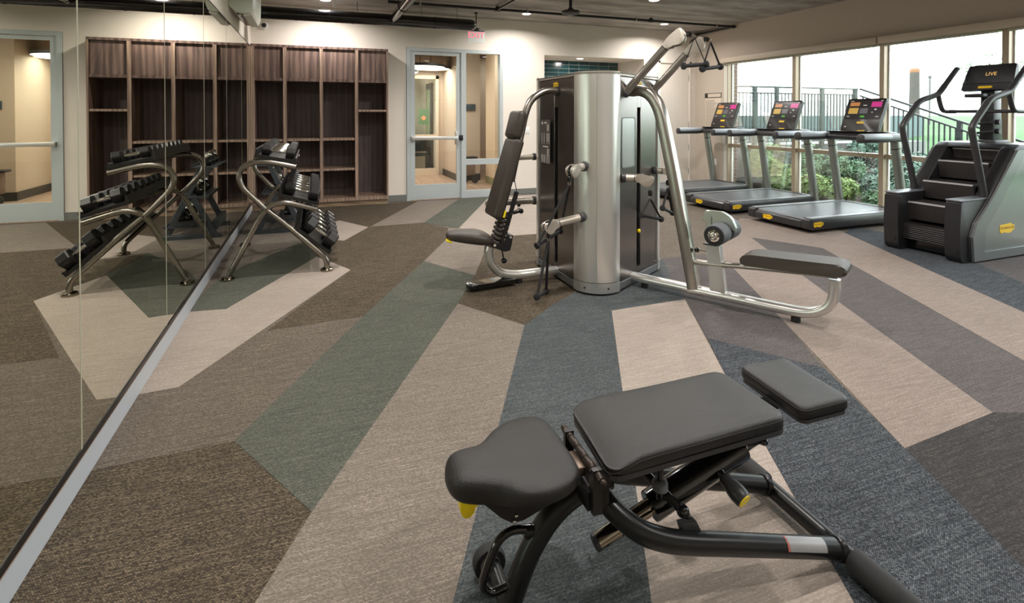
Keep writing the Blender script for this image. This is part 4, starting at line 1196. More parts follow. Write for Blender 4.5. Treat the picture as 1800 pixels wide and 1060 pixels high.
for sg in (-1, 1):
    MB().lathe([(0.03, 0.03), (0.072, 0.032), (0.076, 0.042), (0.076, 0.175), (0.072, 0.185), (0.05, 0.187)], rc, RN*sg, 24).build('roller_pad', M_rubbergrip, tower, world=True)
    MB().lathe([(0.07, 0.186), (0.068, 0.190), (0.04, 0.191)], rc, RN*sg, 24).build('roller_end', M_rubber, tower, world=True)
    MB().lathe([(0.041, 0.19), (0.041, 0.194), (0.03, 0.197), (0.027, 0.204), (0.018, 0.212), (0.006, 0.214)], rc, RN*sg, 20).build('roller_hub', M_chrome, tower, world=True)
MB().cyl(rc-RN*0.185, rc+RN*0.185, 0.02, 14).build('roller_axle', M_silver2, tower, world=True)
MB().cyl(Q(0.60, 0.375), Q(0.545, 0.378), 0.008, 8).build('pin_stem', M_chrome, tower, world=True)
MB().ball(Q(0.525, 0.38), 0.022, (1, 1, 0.9), 14, 10).build('pin_knob', M_gloss, tower, world=True)
MB().box(Q(0.635, 0.442), (0.10, 0.08, 0.012), (0, 0, math.atan2(RD.y, RD.x)), bev=0.002).build('post_cap', M_black, tower, world=True)

# ---------------------------------------------------------------- treadmills
M_deck = mat('treadmill_grey', srgb(46, 46, 48), 0.34, metal=0.1, spec=0.7)
M_belt = mat('running_belt', srgb(88, 94, 100), 0.3, spec=0.9, bump=0.05, bscale=250)
M_rail = mat('brushed_side_rail', srgb(150, 154, 158), 0.34, metal=0.6)
M_col = mat('brushed_dark_column', srgb(150, 154, 146), 0.36, metal=0.75)
M_grip = mat('pale_grip', srgb(176, 184, 192), 0.45)
M_bez = mat('console_bezel', srgb(34, 28, 25), 0.3)
M_scr = mat('screen_glass', srgb(44, 42, 44), 0.2, emit=srgb(44, 42, 44), estr=0.2)
def tile_mat(n, c, e=0.42): return mat(n, tuple(q*0.45 for q in srgb(*c)[:3]), 0.3, emit=srgb(*c), estr=e)
T_or, T_ye, T_pk, T_gy, T_gr = tile_mat('tile_orange', (214, 140, 76)), tile_mat('tile_yellow', (216, 176, 80)), tile_mat('tile_pink', (226, 44, 150)), tile_mat('tile_grey', (90, 88, 92), 0.6), tile_mat('tile_green', (70, 176, 40))
T_wh = tile_mat('tile_white', (190, 186, 180), 0.7)

def badge(parent, o_, u, v, w, k=1.0, label='yellow brand badge'):
    """yellow notched badge with its lettering; u along, v up, w out of the face"""
    o_, u, v, w = Vector(o_), Vector(u), Vector(v), Vector(w)
    poly = [(-0.075, -0.020), (-0.062, -0.034), (-0.03, -0.026), (0.015, -0.034), (0.05, -0.028), (0.056, -0.016), (0.078, -0.014), (0.078, 0.018), (0.056, 0.018), (0.044, 0.030), (0.0, 0.026), (-0.075, 0.022)]
    b = MB().prism([(x*k, y*k) for x, y in poly], o_, u, v, w, 0.003).build('brand_badge', M_badge, parent, label=label)
    M = Matrix((u, v, w)).transposed().to_4x4()
    t = text('badge_lettering', 'TECHNOGYM', 0.0225*k, M_badgetext, b, o_+w*0.0034, (0, 0, 0), 0.0003)
    t.rotation_euler = M.to_euler()
    return b

def treadmill(x0, yc, label, grp):
    """runs along +x from its rear edge x0; origin on the floor under the rear edge"""
    t = thing('treadmill', label, 'treadmill', (x0, yc, 0), 0, grp)
    L, W = 1.70, 0.94
    h = W/2
    # frame: side skirts and rear block
    f = MB()
    f.prism([(0.02, 0.055), (L, 0.055), (L, 0.135), (0.02, 0.135)], (0, -h+0.012, 0), (1, 0, 0), (0, 0, 1), (0, 1, 0), W-0.024, bev=0.006)
    f.build('deck_frame', M_deck, t)
    for s in (-1, 1):
        y0, y1 = (-h, -h+0.115) if s < 0 else (h-0.115, h)
        MB().prism([(0.0, 0.062), (0.03, 0.045), (L-0.02, 0.045), (L, 0.06), (L, 0.172), (0.05, 0.178), (0.0, 0.165)], (0, y0, 0), (1, 0, 0), (0, 0, 1), (0, 1, 0), 0.115, bev=0.010).build('side_rail', M_deck, t)
        MB().b2((0.05, y0+0.010, 0.1765), (L-0.02, y1-0.008, 0.1825), bev=0.002, seg=1).build('foot_rail', M_rail, t)
    rc = MB().prism([(0.0, 0.055), (0.10, 0.05), (0.10, 0.140), (0.045, 0.158), (0.0, 0.140)], (0, -h+0.118, 0), (1, 0, 0), (0, 0, 1), (0, 1, 0), W-0.236, bev=0.010)
    rc.build('rear_cap', M_deck, t)
    bt = MB()
    prof = [(0.055, 0.128), (0.045, 0.150), (0.055, 0.168), (0.075, 0.176), (L-0.10, 0.176), (L-0.10, 0.135), (0.08, 0.120)]
    bt.prism(prof, (0, -h+0.122, 0), (1, 0, 0), (0, 0, 1), (0, 1, 0), W-0.244)
    bt.build('running_belt', M_belt, t)
    MB().b2((0.052, -h+0.1155, 0.172), (L-0.02, -h+0.1225, 0.181)).b2((0.052, h-0.1225, 0.172), (L-0.02, h-0.1155, 0.181)).b2((L-0.105, -h+0.118, 0.172), (L-0.098, h-0.118, 0.181)).build('belt_edge', M_gloss, t)
    MB().b2((L-0.098, -h+0.118, 0.10), (L+0.0, h-0.118, 0.184), bev=0.008).build('motor_cover', M_deck, t)
    MB().b2((0.15, -h+0.10, 0.0), (0.35, -h+0.2, 0.05), bev=0.008).b2((0.15, h-0.2, 0.0), (0.35, h-0.1, 0.05), bev=0.008).b2((L-0.4, -h+0.1, 0), (L-0.1, -h+0.2, 0.05)).b2((L-0.4, h-0.2, 0), (L-0.1, h-0.1, 0.05)).build('foot', M_rubber, t)
    for k in range(3):
        MB().b2((0.01, -h+0.135+0.0, 0.152-0.012*k), (0.045, -h+0.155, 0.1535-0.012*k)).build('vent', M_badgetext, t) if False else None
    badge(t, (-0.0005, 0.14, 0.104), (0, -1, 0), (0, 0, 1), (-1, 0, 0), 0.95)
    badge(t, (0.14, -h-0.0005, 0.110), (1, 0, 0), (0, 0, 1), (0, -1, 0), 1.0)
    # uprights leaning back towards the runner
    for s in (-1, 1):
        MB().tube([(L-0.03, s*(h-0.03), 0.05), (L-0.12, s*(h-0.03), 0.55), (L-0.215, s*(h-0.03), 1.06)], 0.058, 18, rv=0.052, up=(1, 0, 0)).build('upright', M_col, t)
        MB().tube([(L-0.197, s*(h-0.03), 0.965), (L-0.199, s*(h-0.03), 0.975)], 0.0595, 18, rv=0.0535, up=(1, 0, 0)).build('upright_joint', M_gloss, t)
        # handrail: rounded trough-shaped bar with a pale grip sleeve over its front half
        y = s*(h-0.02)
        prof = [(-0.05, 0.0), (-0.048, 0.025), (-0.03, 0.045), (0.0, 0.052), (0.03, 0.045), (0.048, 0.02), (0.05, -0.02), (0.04, -0.05), (-0.04, -0.05), (-0.05, -0.025)]
        hb = MB().prism(prof, (L-0.86, y, 1.105), (0, 1, 0), (0, 0, 1), (1, 0, 0), 0.72, bev=0.004, seg=1).build('handrail', M_plastic, t, ang=50)
        gp = [(a*1.16, b_*1.16+(0.004)) for a, b_ in prof if b_ > -0.03]+[(0.04, -0.062), (-0.03, -0.062)] if False else None
        top = [(-0.052, -0.01), (-0.053, 0.022), (-0.034, 0.050), (0.0, 0.058), (0.034, 0.050), (0.054, 0.022), (0.056, -0.03), (0.050, -0.062), (0.040, -0.062), (0.044, -0.02), (0.030, 0.02), (-0.02, 0.03), (-0.045, -0.01)]
        g = MB().prism([(a*(1 if s > 0 else 1), b_) for a, b_ in top], (L-0.84, y, 1.105), (0, 1, 0), (0, 0, 1), (1, 0, 0), 0.5, bev=0.003, seg=1)
        g.build('grip', M_grip, hb, ang=50, label='pale grey grip')
    # dash across the front and the console above it
    MB().prism([(L-0.36, 1.06), (L-0.12, 1.05), (L-0.10, 1.10), (L-0.14, 1.165), (L-0.30, 1.17), (L-0.38, 1.11)], (0, -h+0.03, 0), (1, 0, 0), (0, 0, 1), (0, 1, 0), W-0.06, bev=0.012).build('dash', M_deck, t)
    MB().prism([(L-0.345, 1.163), (L-0.15, 1.160), (L-0.15, 1.176), (L-0.345, 1.180)], (0, -h+0.06, 0), (1, 0, 0), (0, 0, 1), (0, 1, 0), W-0.12, bev=0.004).build('dash_top', M_gloss, t)
    A = Vector((L-0.285, 0, 1.172)); B = Vector((L-0.11, 0, 1.615))
    v = (B-A).normalized(); w = Vector((-v.z, 0, v.x)); u = Vector((0, -1, 0)); H = (B-A).length
    con = MB().prism(roundpoly([(-0.262, 0), (0.262, 0), (0.262, H), (-0.262, H)], 0.014, 3), A, u, v, -w, 0.045, bev=0.006).build('console', M_bez, t)
    MB().prism([(-0.262, 0.01), (0.262, 0.01), (0.262, H-0.01), (-0.262, H-0.01)], A-w*0.043, u, v, -w, 0.012).build('console_back', mat('console_side', srgb(120, 128, 118), 0.4, metal=0.3), t)
    s0 = A+w*0.0015
    def pl(name, x, y, ww, hh, m, par, d=0.0):
        MB().prism([(x-ww/2, y-hh/2), (x+ww/2, y-hh/2), (x+ww/2, y+hh/2), (x-ww/2, y+hh/2)], s0+w*d, u, v, w, 0.0012).build(name, m, par)
    scr = MB().prism([(-0.245, H*0.37), (0.245, H*0.37), (0.245, H-0.022), (-0.245, H-0.022)], s0-w*0.001, u, v, w, 0.0015).build('screen', M_scr, t)
    y1, y2, y3 = H*0.83, H*0.625, H*0.455
    pl('screen_tile', -0.145, y1, 0.135, 0.055, T_or, scr); pl('screen_tile', 0.155, y1-0.005, 0.14, 0.075, T_pk, scr)
    pl('screen_tile', 0.0, y1-0.018, 0.05, 0.012, T_wh, scr); pl('screen_tile', -0.145, y2, 0.135, 0.085, T_ye, scr)
    pl('screen_tile', 0.0, y2, 0.11, 0.075, T_gy, scr); pl('screen_tile', 0.155, y2+0.02, 0.03, 0.02, T_wh, scr); pl('screen_tile', 0.12, y2-0.02, 0.02, 0.012, T_wh, scr)
    pl('screen_tile', 0.0, y3, 0.06, 0.028, T_gr, scr); pl('screen_tile', -0.20, y3, 0.04, 0.01, T_wh, scr); pl('screen_tile', 0.20, y3, 0.04, 0.01, T_wh, scr)
    pl('screen_tile', -0.195, H-0.035, 0.05, 0.007, T_wh, scr); pl('screen_tile', 0.215, H-0.035, 0.03, 0.009, T_wh, scr)
    pl('badge', 0.0, H*0.27, 0.10, 0.03, M_badge, t); pl('button', -0.20, H*0.14, 0.025, 0.014, T_wh, t); pl('key_slot', 0.04, 0.012, 0.10, 0.014, M_badge, t)
    # cable hanging under the dash
    MB().tube(arc([(L-0.20, -0.06, 1.05), (L-0.2, -0.05, 0.9), (L-0.2, 0.01, 0.84), (L-0.2, 0.06, 0.9), (L-0.2, 0.07, 1.05)], 5), 0.0025, 6).build('safety_cord', M_black, t)
    return t
treadmill(5.42, 5.05, 'treadmill nearest the stair climber, its console the largest of the three', 'treadmills facing the window')
treadmill(5.42, 6.33, 'middle treadmill of the row facing the windows', 'treadmills facing the window')
treadmill(5.42, 7.61, 'treadmill farthest away, deep in the corner behind the training tower upright', 'treadmills facing the window')

# ---------------------------------------------------------------- stair climber
M_scl = mat('climber_charcoal', srgb(42, 42, 44), 0.36, metal=0.2)
M_scs = mat('climber_silver', srgb(128, 131, 132), 0.38, metal=0.65)
M_sct = mat('climber_tread', srgb(42, 38, 38), 0.45)
sc_ = thing('stair_climber', 'black and silver stair climber machine by the window at the frame edge', 'stair climber', (6.4, 3.52, 0))
YN, YFAR = 3.13, 3.90
def side(y0, y1, poly, name, m, bev=0.01, par=sc_):
    return MB().prism(poly, (0, y0, 0), (1, 0, 0), (0, 0, 1), (0, 1, 0), y1-y0, bev=bev).build(name, m, par, world=True)
hull = [(5.775, 0.02), (5.76, 0.25), (5.815, 0.37), (6.05, 0.60), (6.44, 1.06), (6.52, 1.105), (7.02, 1.10), (7.06, 1.0), (7.06, 0.03)]
for y0, y1 in ((YN+0.02, YN+0.15), (YFAR-0.15, YFAR-0.02)):
    side(y0, y1, hull, 'side_cheek', M_scl, 0.018)
# silver skins with an inset panel on the outside
rail_o = [(5.795, 0.02), (5.77, 0.25), (5.825, 0.37), (6.06, 0.60), (6.45, 1.05), (6.53, 1.09), (7.02, 1.085), (7.05, 1.0), (7.05, 0.025)]
rail_i = [(6.985, 0.10), (6.985, 0.985), (6.56, 1.0), (6.16, 0.52), (5.96, 0.30), (5.945, 0.10)]
for yo, yi in ((YN, YN+0.03), (YFAR, YFAR-0.03)):
    mb = MB()
    lo, hi = min(yo, yi), max(yo, yi)
    n = len(rail_o)
    outer = [(x, z) for x, z in rail_o]
    # strips of the rim
    def strip(a, b_, c, d_):
        mb.prism([a, b_, c, d_], (0, lo, 0), (1, 0, 0), (0, 0, 1), (0, 1, 0), hi-lo)
    strip(rail_o[0], rail_o[1], rail_i[4], rail_i[5]); strip(rail_o[1], rail_o[2], (6.05, 0.40), rail_i[4]); strip(rail_o[2], rail_o[3], rail_i[3], (6.05, 0.40))
    strip(rail_o[3], rail_o[4], rail_i[2], rail_i[3]); strip(rail_o[4], rail_o[6], (6.985, 0.985), rail_i[2]); strip(rail_o[6], rail_o[8], (6.985, 0.025), (6.985, 0.985)); strip(rail_o[0], rail_i[5], (7.0, 0.10), (7.0, 0.025))
    mb.build('side_rim', M_scs, sc_, world=True)
    mid_ = (yo+yi)/2
    MB().prism([(5.95, 0.10), (5.965, 0.30), (6.17, 0.52), (6.565, 1.0), (6.985, 0.985), (6.985, 0.10)], (0, min(mid_, yi), 0), (1, 0, 0), (0, 0, 1), (0, 1, 0), 0.012).build('side_panel', mat('climber_side_panel', srgb(140, 143, 142), 0.34, metal=0.7), sc_, world=True)
badge(sc_, local_of(sc_) @ Vector((6.31, YN+0.0145, 0.30)), (1, 0, 0), (0, 0, 1), (0, -1, 0), 1.5)
# front towers
tw = roundpoly([(5.655, 0.05), (5.69, 0.0), (5.86, 0.0), (5.87, 0.25), (6.0, 0.46), (6.06, 0.595), (5.655, 0.585), (5.64, 0.3)], 0.03, 4)
for y0, y1 in ((YN+0.035, YN+0.17), (YFAR-0.17, YFAR-0.025)):
    side(y0, y1, tw, 'front_tower', M_scl, 0.012)
    side(y0+0.0, y1, [(5.65, 0.583), (6.06, 0.593), (6.06, 0.605), (5.65, 0.597)], 'tower_cap', mat('climber_cap', srgb(120, 124, 130), 0.35, metal=0.4), 0.003)
    MB().cyl((5.638, y0+0.03, 0.12), (5.66, y0+0.03, 0.12), 0.009, 10).build('fixing', M_gloss, sc_, world=True)
# stairs
ya, yb = YN+0.155, YFAR-0.155
nos = [(5.745, 0.285), (5.80, 0.50), (6.045, 0.708), (6.285, 0.915), (6.52, 1.04)]
for k in range(4):
    x, z = nos[k+1]
    st = MB().prism([(x, z), (x+0.25, z+0.006), (x+0.25, z-0.02), (x+0.03, z-0.022), (x+0.05, z-0.185), (x+0.03, z-0.185), (x, z-0.02)], (0, ya, 0), (1, 0, 0), (0, 0, 1), (0, 1, 0), yb-ya, bev=0.004, seg=1).build('step', M_sct, sc_, world=True)
    MB().b2((x-0.004, ya+0.004, z-0.012), (x+0.016, yb-0.004, z+0.0025)).build('step_nosing', mat('nosing_grey', srgb(190, 188, 190), 0.35, metal=0.3), st, world=True)
low = MB().prism([(5.735, 0.275), (5.98, 0.29), (5.98, 0.26), (5.765, 0.25), (5.765, 0.14), (5.735, 0.14)], (0, ya, 0), (1, 0, 0), (0, 0, 1), (0, 1, 0), yb-ya, bev=0.004, seg=1).build('step', M_sct, sc_, world=True)
for k in range(7):
    MB().cyl((5.738, ya+0.003, 0.245-0.019*k), (5.738, yb-0.003, 0.245-0.019*k), 0.0075, 8).build('ridge', M_scl, low, world=True)
MB().b2((5.80, ya, 0.03), (5.9, yb, 0.28)).b2((6.0, ya, 0.05), (6.05, yb, 0.5)).build('inner_shroud', M_gloss, sc_, world=True)
MB().prism([(6.06, 0.42), (6.62, 1.02), (6.98, 1.02), (6.98, 0.05), (6.06, 0.05)], (0, ya, 0), (1, 0, 0), (0, 0, 1), (0, 1, 0), yb-ya).build('drive_housing', M_gloss, sc_, world=True)
MB().prism([(6.44, 1.055), (6.52, 1.105), (7.02, 1.105), (7.05, 1.0), (6.95, 1.0), (6.56, 1.065)], (0, YN+0.03, 0), (1, 0, 0), (0, 0, 1), (0, 1, 0), YFAR-YN-0.06, bev=0.012).build('top_cover', M_scl, sc_, world=True)
# arms
for y in (3.20, 3.835):
    MB().tube(arc([(6.065, y, 0.59), (6.0, y, 0.80), (5.93, y, 1.02), (5.865, y, 1.23), (5.875, y, 1.30), (6.03, y, 1.455), (6.14, y, 1.545), (6.36, y, 1.605)], 4), 0.030, 14).build('hand_arm', M_plastic, sc_, world=True)
    MB().tube(arc([(6.36, y, 1.605), (6.44, y, 1.635), (6.56, y, 1.74), (6.70, y, 1.87), (6.75, y, 1.91)], 4), [0.030]*8+[0.027]*9, 14).build('upper_grip', M_plastic, sc_, world=True)
    MB().tube(arc([(6.43, y, 1.62), (6.46, y, 1.53), (6.50, y, 1.455), (6.56, y, 1.435), (6.72, y, 1.432)], 5), 0.023, 12).build('lower_grip', M_plastic, sc_, world=True)
MB().tube([(6.60, 3.20, 1.433), (6.60, 3.835, 1.433)], 0.018, 12).build('cross_bar', M_plastic, sc_, world=True)
# console
MB().prism([(6.80, 1.09), (6.98, 1.09), (6.93, 1.72), (6.82, 1.72)], (0, 3.52, 0), (1, 0, 0), (0, 0, 1), (0, 1, 0), 0.13, bev=0.015).build('console_mast', M_scl, sc_, world=True)
MB().b2((6.74, 3.47, 1.085), (7.0, 3.69, 1.13), bev=0.015).build('mast_base', M_plastic, sc_, world=True)
cx_ = 6.72
A = Vector((cx_, 3.55, 1.665)); B = Vector((cx_+0.09, 3.55, 1.935))
v = (B-A).normalized(); w = Vector((-v.z, 0, v.x)); u = Vector((0, -1, 0)); Hc = (B-A).length
cb = MB().prism(roundpoly([(-0.235, 0), (0.235, 0), (0.225, Hc), (-0.20, Hc)], 0.014, 3), A, u, v, -w, 0.05, bev=0.006).build('console', M_scl, sc_, world=True)
MB().prism([(-0.232, Hc*0.24), (0.232, Hc*0.24), (0.232, Hc*0.26), (-0.232, Hc*0.26)], A+w*0.0005, u, v, w, 0.001).build('bezel_line', M_gloss, cb, world=True)
tl_ = text('screen_lettering', 'LIVE', 0.055, mat('screen_gold', srgb(230, 190, 120), 0.4, emit=srgb(230, 180, 100), estr=0.6), cb, (0, 0, 0), (0, 0, 0), 0.0004)
Mx = Matrix((u, v, w)).transposed().to_4x4()
tl_.location = (local_of(cb) @ (A+v*Hc*0.62+u*0.02+w*0.002)); tl_.rotation_euler = Mx.to_euler()
MB().prism([(-0.075, Hc*0.06), (0.045, Hc*0.06), (0.06, Hc*0.10), (0.045, Hc*0.15), (-0.07, Hc*0.15)], A+w*0.0006, u, v, w, 0.0015).build('brand_badge', M_badge, cb, world=True, label='yellow brand badge')
MB().b2((6.70, 3.56, 1.585), (6.86, 3.74, 1.625), bev=0.01).build('shelf', M_scl, sc_, world=True)
for z in (1.22, 1.32):
    MB().cyl((6.87, 3.515, z), (6.87, 3.49, z), 0.028, 14).build('knob', M_plastic, sc_, world=True)
    MB().cyl((6.82, 3.52, z), (6.70, 3.62, z-0.02), 0.014, 10).build('peg', M_plastic, sc_, world=True)

# ---------------------------------------------------------------- dumbbell rack
Y0, Y1 = 5.03, 6.30
rack = thing('dumbbell_rack', 'three-tier dumbbell rack with crossed nickel tube ends beside the mirror', 'rack', (-0.27, 5.66, 0))
ta = [(-0.135, 0.940), (-0.266, 0.972), (-0.388, 0.992), (-0.49, 0.985), (-0.560, 0.940), (-0.582, 0.868), (-0.562, 0.795), (-0.505, 0.722), (-0.391, 0.600), (-0.269, 0.488), (-0.119, 0.342), (0.005, 0.222), (0.085, 0.140), (0.115, 0.085), (0.118, 0.025)]
tb = [(-0.672, 0.03), (-0.585, 0.195), (-0.489, 0.385), (-0.415, 0.53), (-0.360, 0.595), (-0.305, 0.625), (-0.218, 0.632), (-0.117, 0.606), (0.035, 0.558)]
for y in (Y0, Y1):
    MB().tube(arc([(x, y, z) for x, z in ta], 4), 0.0235, 14).build('frame_tube', M_rackt, rack, world=True)
    MB().tube(arc([(x, y, z) for x, z in tb], 4), 0.0235, 14).build('frame_tube', M_rackt, rack, world=True)
    for x in (0.118, -0.675):
        MB().lathe([(0.055, 0.002), (0.056, 0.018), (0.048, 0.026), (0.026, 0.032)], (x, y, 0.003), n=20).build('floor_flange', M_smoke, rack, world=True)
tiers = [  # back-top point, front point of the tray in (x, z), end plate height
 ((-0.465, 1.035), (-0.135, 0.972)), ((-0.285, 0.690), (0.045, 0.592)), ((-0.150, 0.395), (0.135, 0.150))]
M_tray = mat('black_tray', srgb(24, 23, 22), 0.45)
TF = []
for (bx_, bz_), (fx, fz) in tiers:
    b_, f_ = Vector((bx_, 0, bz_)), Vector((fx, 0, fz))
    u = (f_-b_).normalized(); n_ = Vector((-u.z, 0, u.x))
    if n_.z < 0: n_ = -n_
    L = (f_-b_).length
    TF.append((b_, u, n_, L))
    MB().prism([(0, 0), (L, 0), (L, 0.045), (L-0.012, 0.045), (L-0.03, 0.025), (0.03, 0.03), (0.012, 0.075), (0.0, 0.075)], Vector((bx_, Y0-0.015, bz_)), u, n_, (0, 1, 0), Y1-Y0+0.03).build('tier_tray', M_tray, rack, world=True)
    for y in (Y0+0.0, Y1-0.0):
        MB().cyl(b_+u*L*0.4-n_*0.03+Vector((0, y, 0)), b_+u*L*0.4+n_*0.002+Vector((0, y, 0)), 0.010, 8).build('tray_bolt', M_chrome, rack, world=True)

def make_dumbbell(hr, hl, gl):
    """hexagonal heads and a chrome handle, along local x, resting height at z = 0"""
    t = thing('dumbbell', 'x', 'dumbbell')
    ap = hr*math.cos(PI/6)
    for s in (-1, 1):
        c = s*(gl/2+hl/2)
        mb = MB()
        hexa = [(hr*math.cos(PI/6+PI/3*k+PI/6*0), hr*math.sin(PI/6+PI/3*k)) for k in range(6)]
        hexa = [(hr*math.cos(PI/3*k), hr*math.sin(PI/3*k)) for k in range(6)]
        mb.prism(hexa, (c-hl/2, 0, ap), (0, 1, 0), (0, 0, 1), (1, 0, 0), hl, bev=hr*0.13, seg=1)
        mb.build('head', M_dbhead, t, ang=25)
    MB().lathe([(0.012, 0), (0.0145, gl*0.2), (0.016, gl*0.5), (0.0145, gl*0.8), (0.012, gl)], (-gl/2, 0, ap), (1, 0, 0), 12).build('handle', M_chrome, t)
    return t
M_dbhead = mat('hex_head_rubber', srgb(27, 27, 28), 0.32)
specs = [(0.052, 0.070, 0.125, 8, 'top'), (0.066, 0.083, 0.122, 7, 'middle'), (0.078, 0.095, 0.13, 6, 'bottom')]
ordn = ['nearest the viewer', 'second from the near end', 'third from the near end', 'fourth from the near end', 'fifth from the near end', 'sixth from the near end', 'seventh from the near end', 'eighth from the near end', 'ninth from the near end', 'at the far end']
for (hr, hl, gl, n, nm), (b_, u, n_, L) in zip(specs, TF):
    proto = make_dumbbell(hr, hl, gl); tr = tree_of(proto)
    rot = math.atan2(-u.z, u.x)
    for k in range(n):
        o = proto if k == 0 else dup(proto, None, tr)
        y = Y0+0.075+(Y1-Y0-0.15)*k/(n-1)
        p = b_+u*(L*0.53)+n_*0.0325
        o.location = (p.x, y, p.z)
        o.rotation_euler = (0, rot, 0)
        o['label'] = 'black hex dumbbell on the %s tier of the rack, %s' % (nm, ordn[k] if k < n-1 else 'at the far end')
        o['group'] = 'hex dumbbells on the %s tier' % nm

# ---------------------------------------------------------------- kettlebell rack
kr = thing('kettlebell_rack', 'slate grey A-frame kettlebell rack standing behind the dumbbell rack', 'rack', (-0.36, 7.2, 0))
M_slate = mat('slate_steel', srgb(70, 76, 80), 0.4, metal=0.3)
KY0, KY1 = 6.85, 7.55
def bar(a, b_, w, d, name, m=M_slate, par=kr):
    a, b_ = Vector(a), Vector(b_)
    t = (b_-a).normalized()
    mb = MB().tube([a, b_], w, 4, rv=d, up=(0, 1, 0))
    return mb
for y in (KY0, KY1):
    MB().prism([(-0.075, 0.0), (-0.145, 0.0), (-0.50, 0.80), (-0.435, 0.80)], (0, y-0.02, 0), (1, 0, 0), (0, 0, 1), (0, 1, 0), 0.04, bev=0.003, seg=1).build('front_leg', M_slate, kr, world=True)
    MB().prism([(-0.575, 0.0), (-0.645, 0.0), (-0.60, 0.10), (-0.405, 0.50), (-0.355, 0.48), (-0.52, 0.12)], (0, y-0.02, 0), (1, 0, 0), (0, 0, 1), (0, 1, 0), 0.04, bev=0.003, seg=1).build('rear_leg', M_slate, kr, world=True)
    MB().b2((-0.66, y-0.025, 0.0), (-0.06, y+0.025, 0.055), bev=0.004, seg=1).build('foot_rail', M_slate, kr, world=True)
MB().b2((-0.62, KY0, 0.09), (-0.57, KY1, 0.19)).build('rear_brace', M_slate, kr, world=True)
KS = [(-0.50, 0.80, 0.25), (-0.40, 0.465, 0.27), (-0.24, 0.135, 0.27)]
for x, z, d in KS:
    MB().prism([(x-d*0.55, 0), (x+d*0.5, 0), (x+d*0.5, 0.012), (x-d*0.55, 0.012)], (0, KY0-0.03, z), (1, 0, 0), (0, 0, 1), (0, 1, 0), KY1-KY0+0.06).b2((x-d*0.55, KY0-0.03, z), (x-d*0.55+0.012, KY1+0.03, z+0.03)).b2((x+d*0.5-0.012, KY0-0.03, z), (x+d*0.5, KY1+0.03, z+0.03)).build('shelf', M_slate, kr, world=True)
    MB().cyl((x+d*0.3, KY0-0.036, z-0.02), (x+d*0.3, KY0-0.026, z-0.02), 0.012, 10).build('bolt', M_chrome, kr, world=True)
MB().b2((-0.52, KY0-0.028, 0.155), (-0.22, KY0-0.012, 0.21)).build('end_plate', M_plastic, kr, world=True)
M_kb = mat('kettlebell_enamel', srgb(20, 20, 22), 0.14, coat=0.5)
def make_kettlebell(r):
    t = thing('kettlebell', 'x', 'kettlebell')
    MB().lathe([(r*0.55, 0.0), (r*0.80, r*0.12), (r*1.0, r*0.62), (r*0.98, r*1.0), (r*0.78, r*1.45), (r*0.45, r*1.68), (r*0.05, r*1.74)], n=20).build('bell', M_kb, t)
    w = r*0.72
    pts = arc([(0, -w*0.85, r*1.35), (0, -w*0.98, r*1.85), (0, -w*0.75, r*2.3), (0, 0, r*2.42), (0, w*0.75, r*2.3), (0, w*0.98, r*1.85), (0, w*0.85, r*1.35)], 4)
    MB().tube(pts, r*0.19, 10).build('handle', M_chrome, t)
    return t
lv = ['top', 'middle', 'bottom']
for (x, z, d), nm, r in zip(KS, lv, (0.062, 0.075, 0.088)):
    pr0 = make_kettlebell(r); tr = tree_of(pr0)
    n = 3
    for k in range(n):
        o = pr0 if k == 0 else dup(pr0, None, tr)
        o.location = (x, KY0+0.125+(KY1-KY0-0.25)*k/(n-1), z+0.0125)
        o.rotation_euler = (0, 0, R(20*k-15))
        o['label'] = 'black kettlebell with chrome handle on the %s kettlebell shelf, %s' % (nm, ['near end', 'in the middle', 'far end'][k])
        o['group'] = 'kettlebells on the %s shelf' % nm

# ---------------------------------------------------------------- overhead services
t = thing('air_duct', 'glossy black round duct along the back wall above the cubbies', 'duct', (0.8, 8.0, 2.79))
MB().tube([(-0.80, 8.0, 2.79), (2.31, 8.0, 2.79), (2.355, 8.0, 2.79), (2.385, 8.0, 2.79), (2.398, 8.0, 2.79)], [0.088, 0.088, 0.078, 0.055, 0.02], 20).build('duct_pipe', M_gloss, t, world=True)
for x in (-0.2, 0.55, 1.75):
    MB().tube([(x-0.01, 8.0, 2.79), (x+0.01, 8.0, 2.79)], 0.092, 20).build('duct_band', M_gloss, t, world=True)
for x in (0.62, 1.55, 2.1):
    MB().cyl((x, 8.0, 2.86), (x, 8.0, 3.03), 0.004, 6).build('hanger_rod', M_greyplas, t, world=True)
t = thing('branch_duct', 'shiny dark branch duct running towards the viewer from the black duct', 'duct', (1.12, 6.5, 2.82))
MB().tube([(1.12, 7.912, 2.80), (1.12, 5.2, 2.80)], 0.062, 18).build('duct_pipe', mat('polished_dark_steel', srgb(110, 108, 104), 0.12, metal=0.95), t, world=True)
MB().tube([(1.12, 7.905, 2.80), (1.12, 7.84, 2.80)], 0.068, 18).build('duct_collar', M_gloss, t, world=True)
for y in (7.0, 5.6):
    MB().tube(arc([(1.055, y, 3.03), (1.053, y, 2.80), (1.12, y, 2.733), (1.187, y, 2.80), (1.185, y, 3.03)], 4), 0.006, 6).build('strap', M_gloss, t, world=True)
t = thing('sprinkler_pipe', 'thin black sprinkler pipe under the ceiling ending at the right wall', 'pipe', (4.2, 7.6, 2.98))
MB().tube([(1.0, 7.6, 2.978), (7.10, 7.6, 2.978)], 0.021, 12).build('main_pipe', M_black, t, world=True)
MB().tube([(7.115, 7.57, 2.978), (7.115, 8.65, 2.978)], 0.021, 12).build('return_pipe', M_black, t, world=True)
MB().ball((7.105, 7.6, 2.978), 0.033, seg=12, rings=8).build('elbow', M_black, t, world=True)
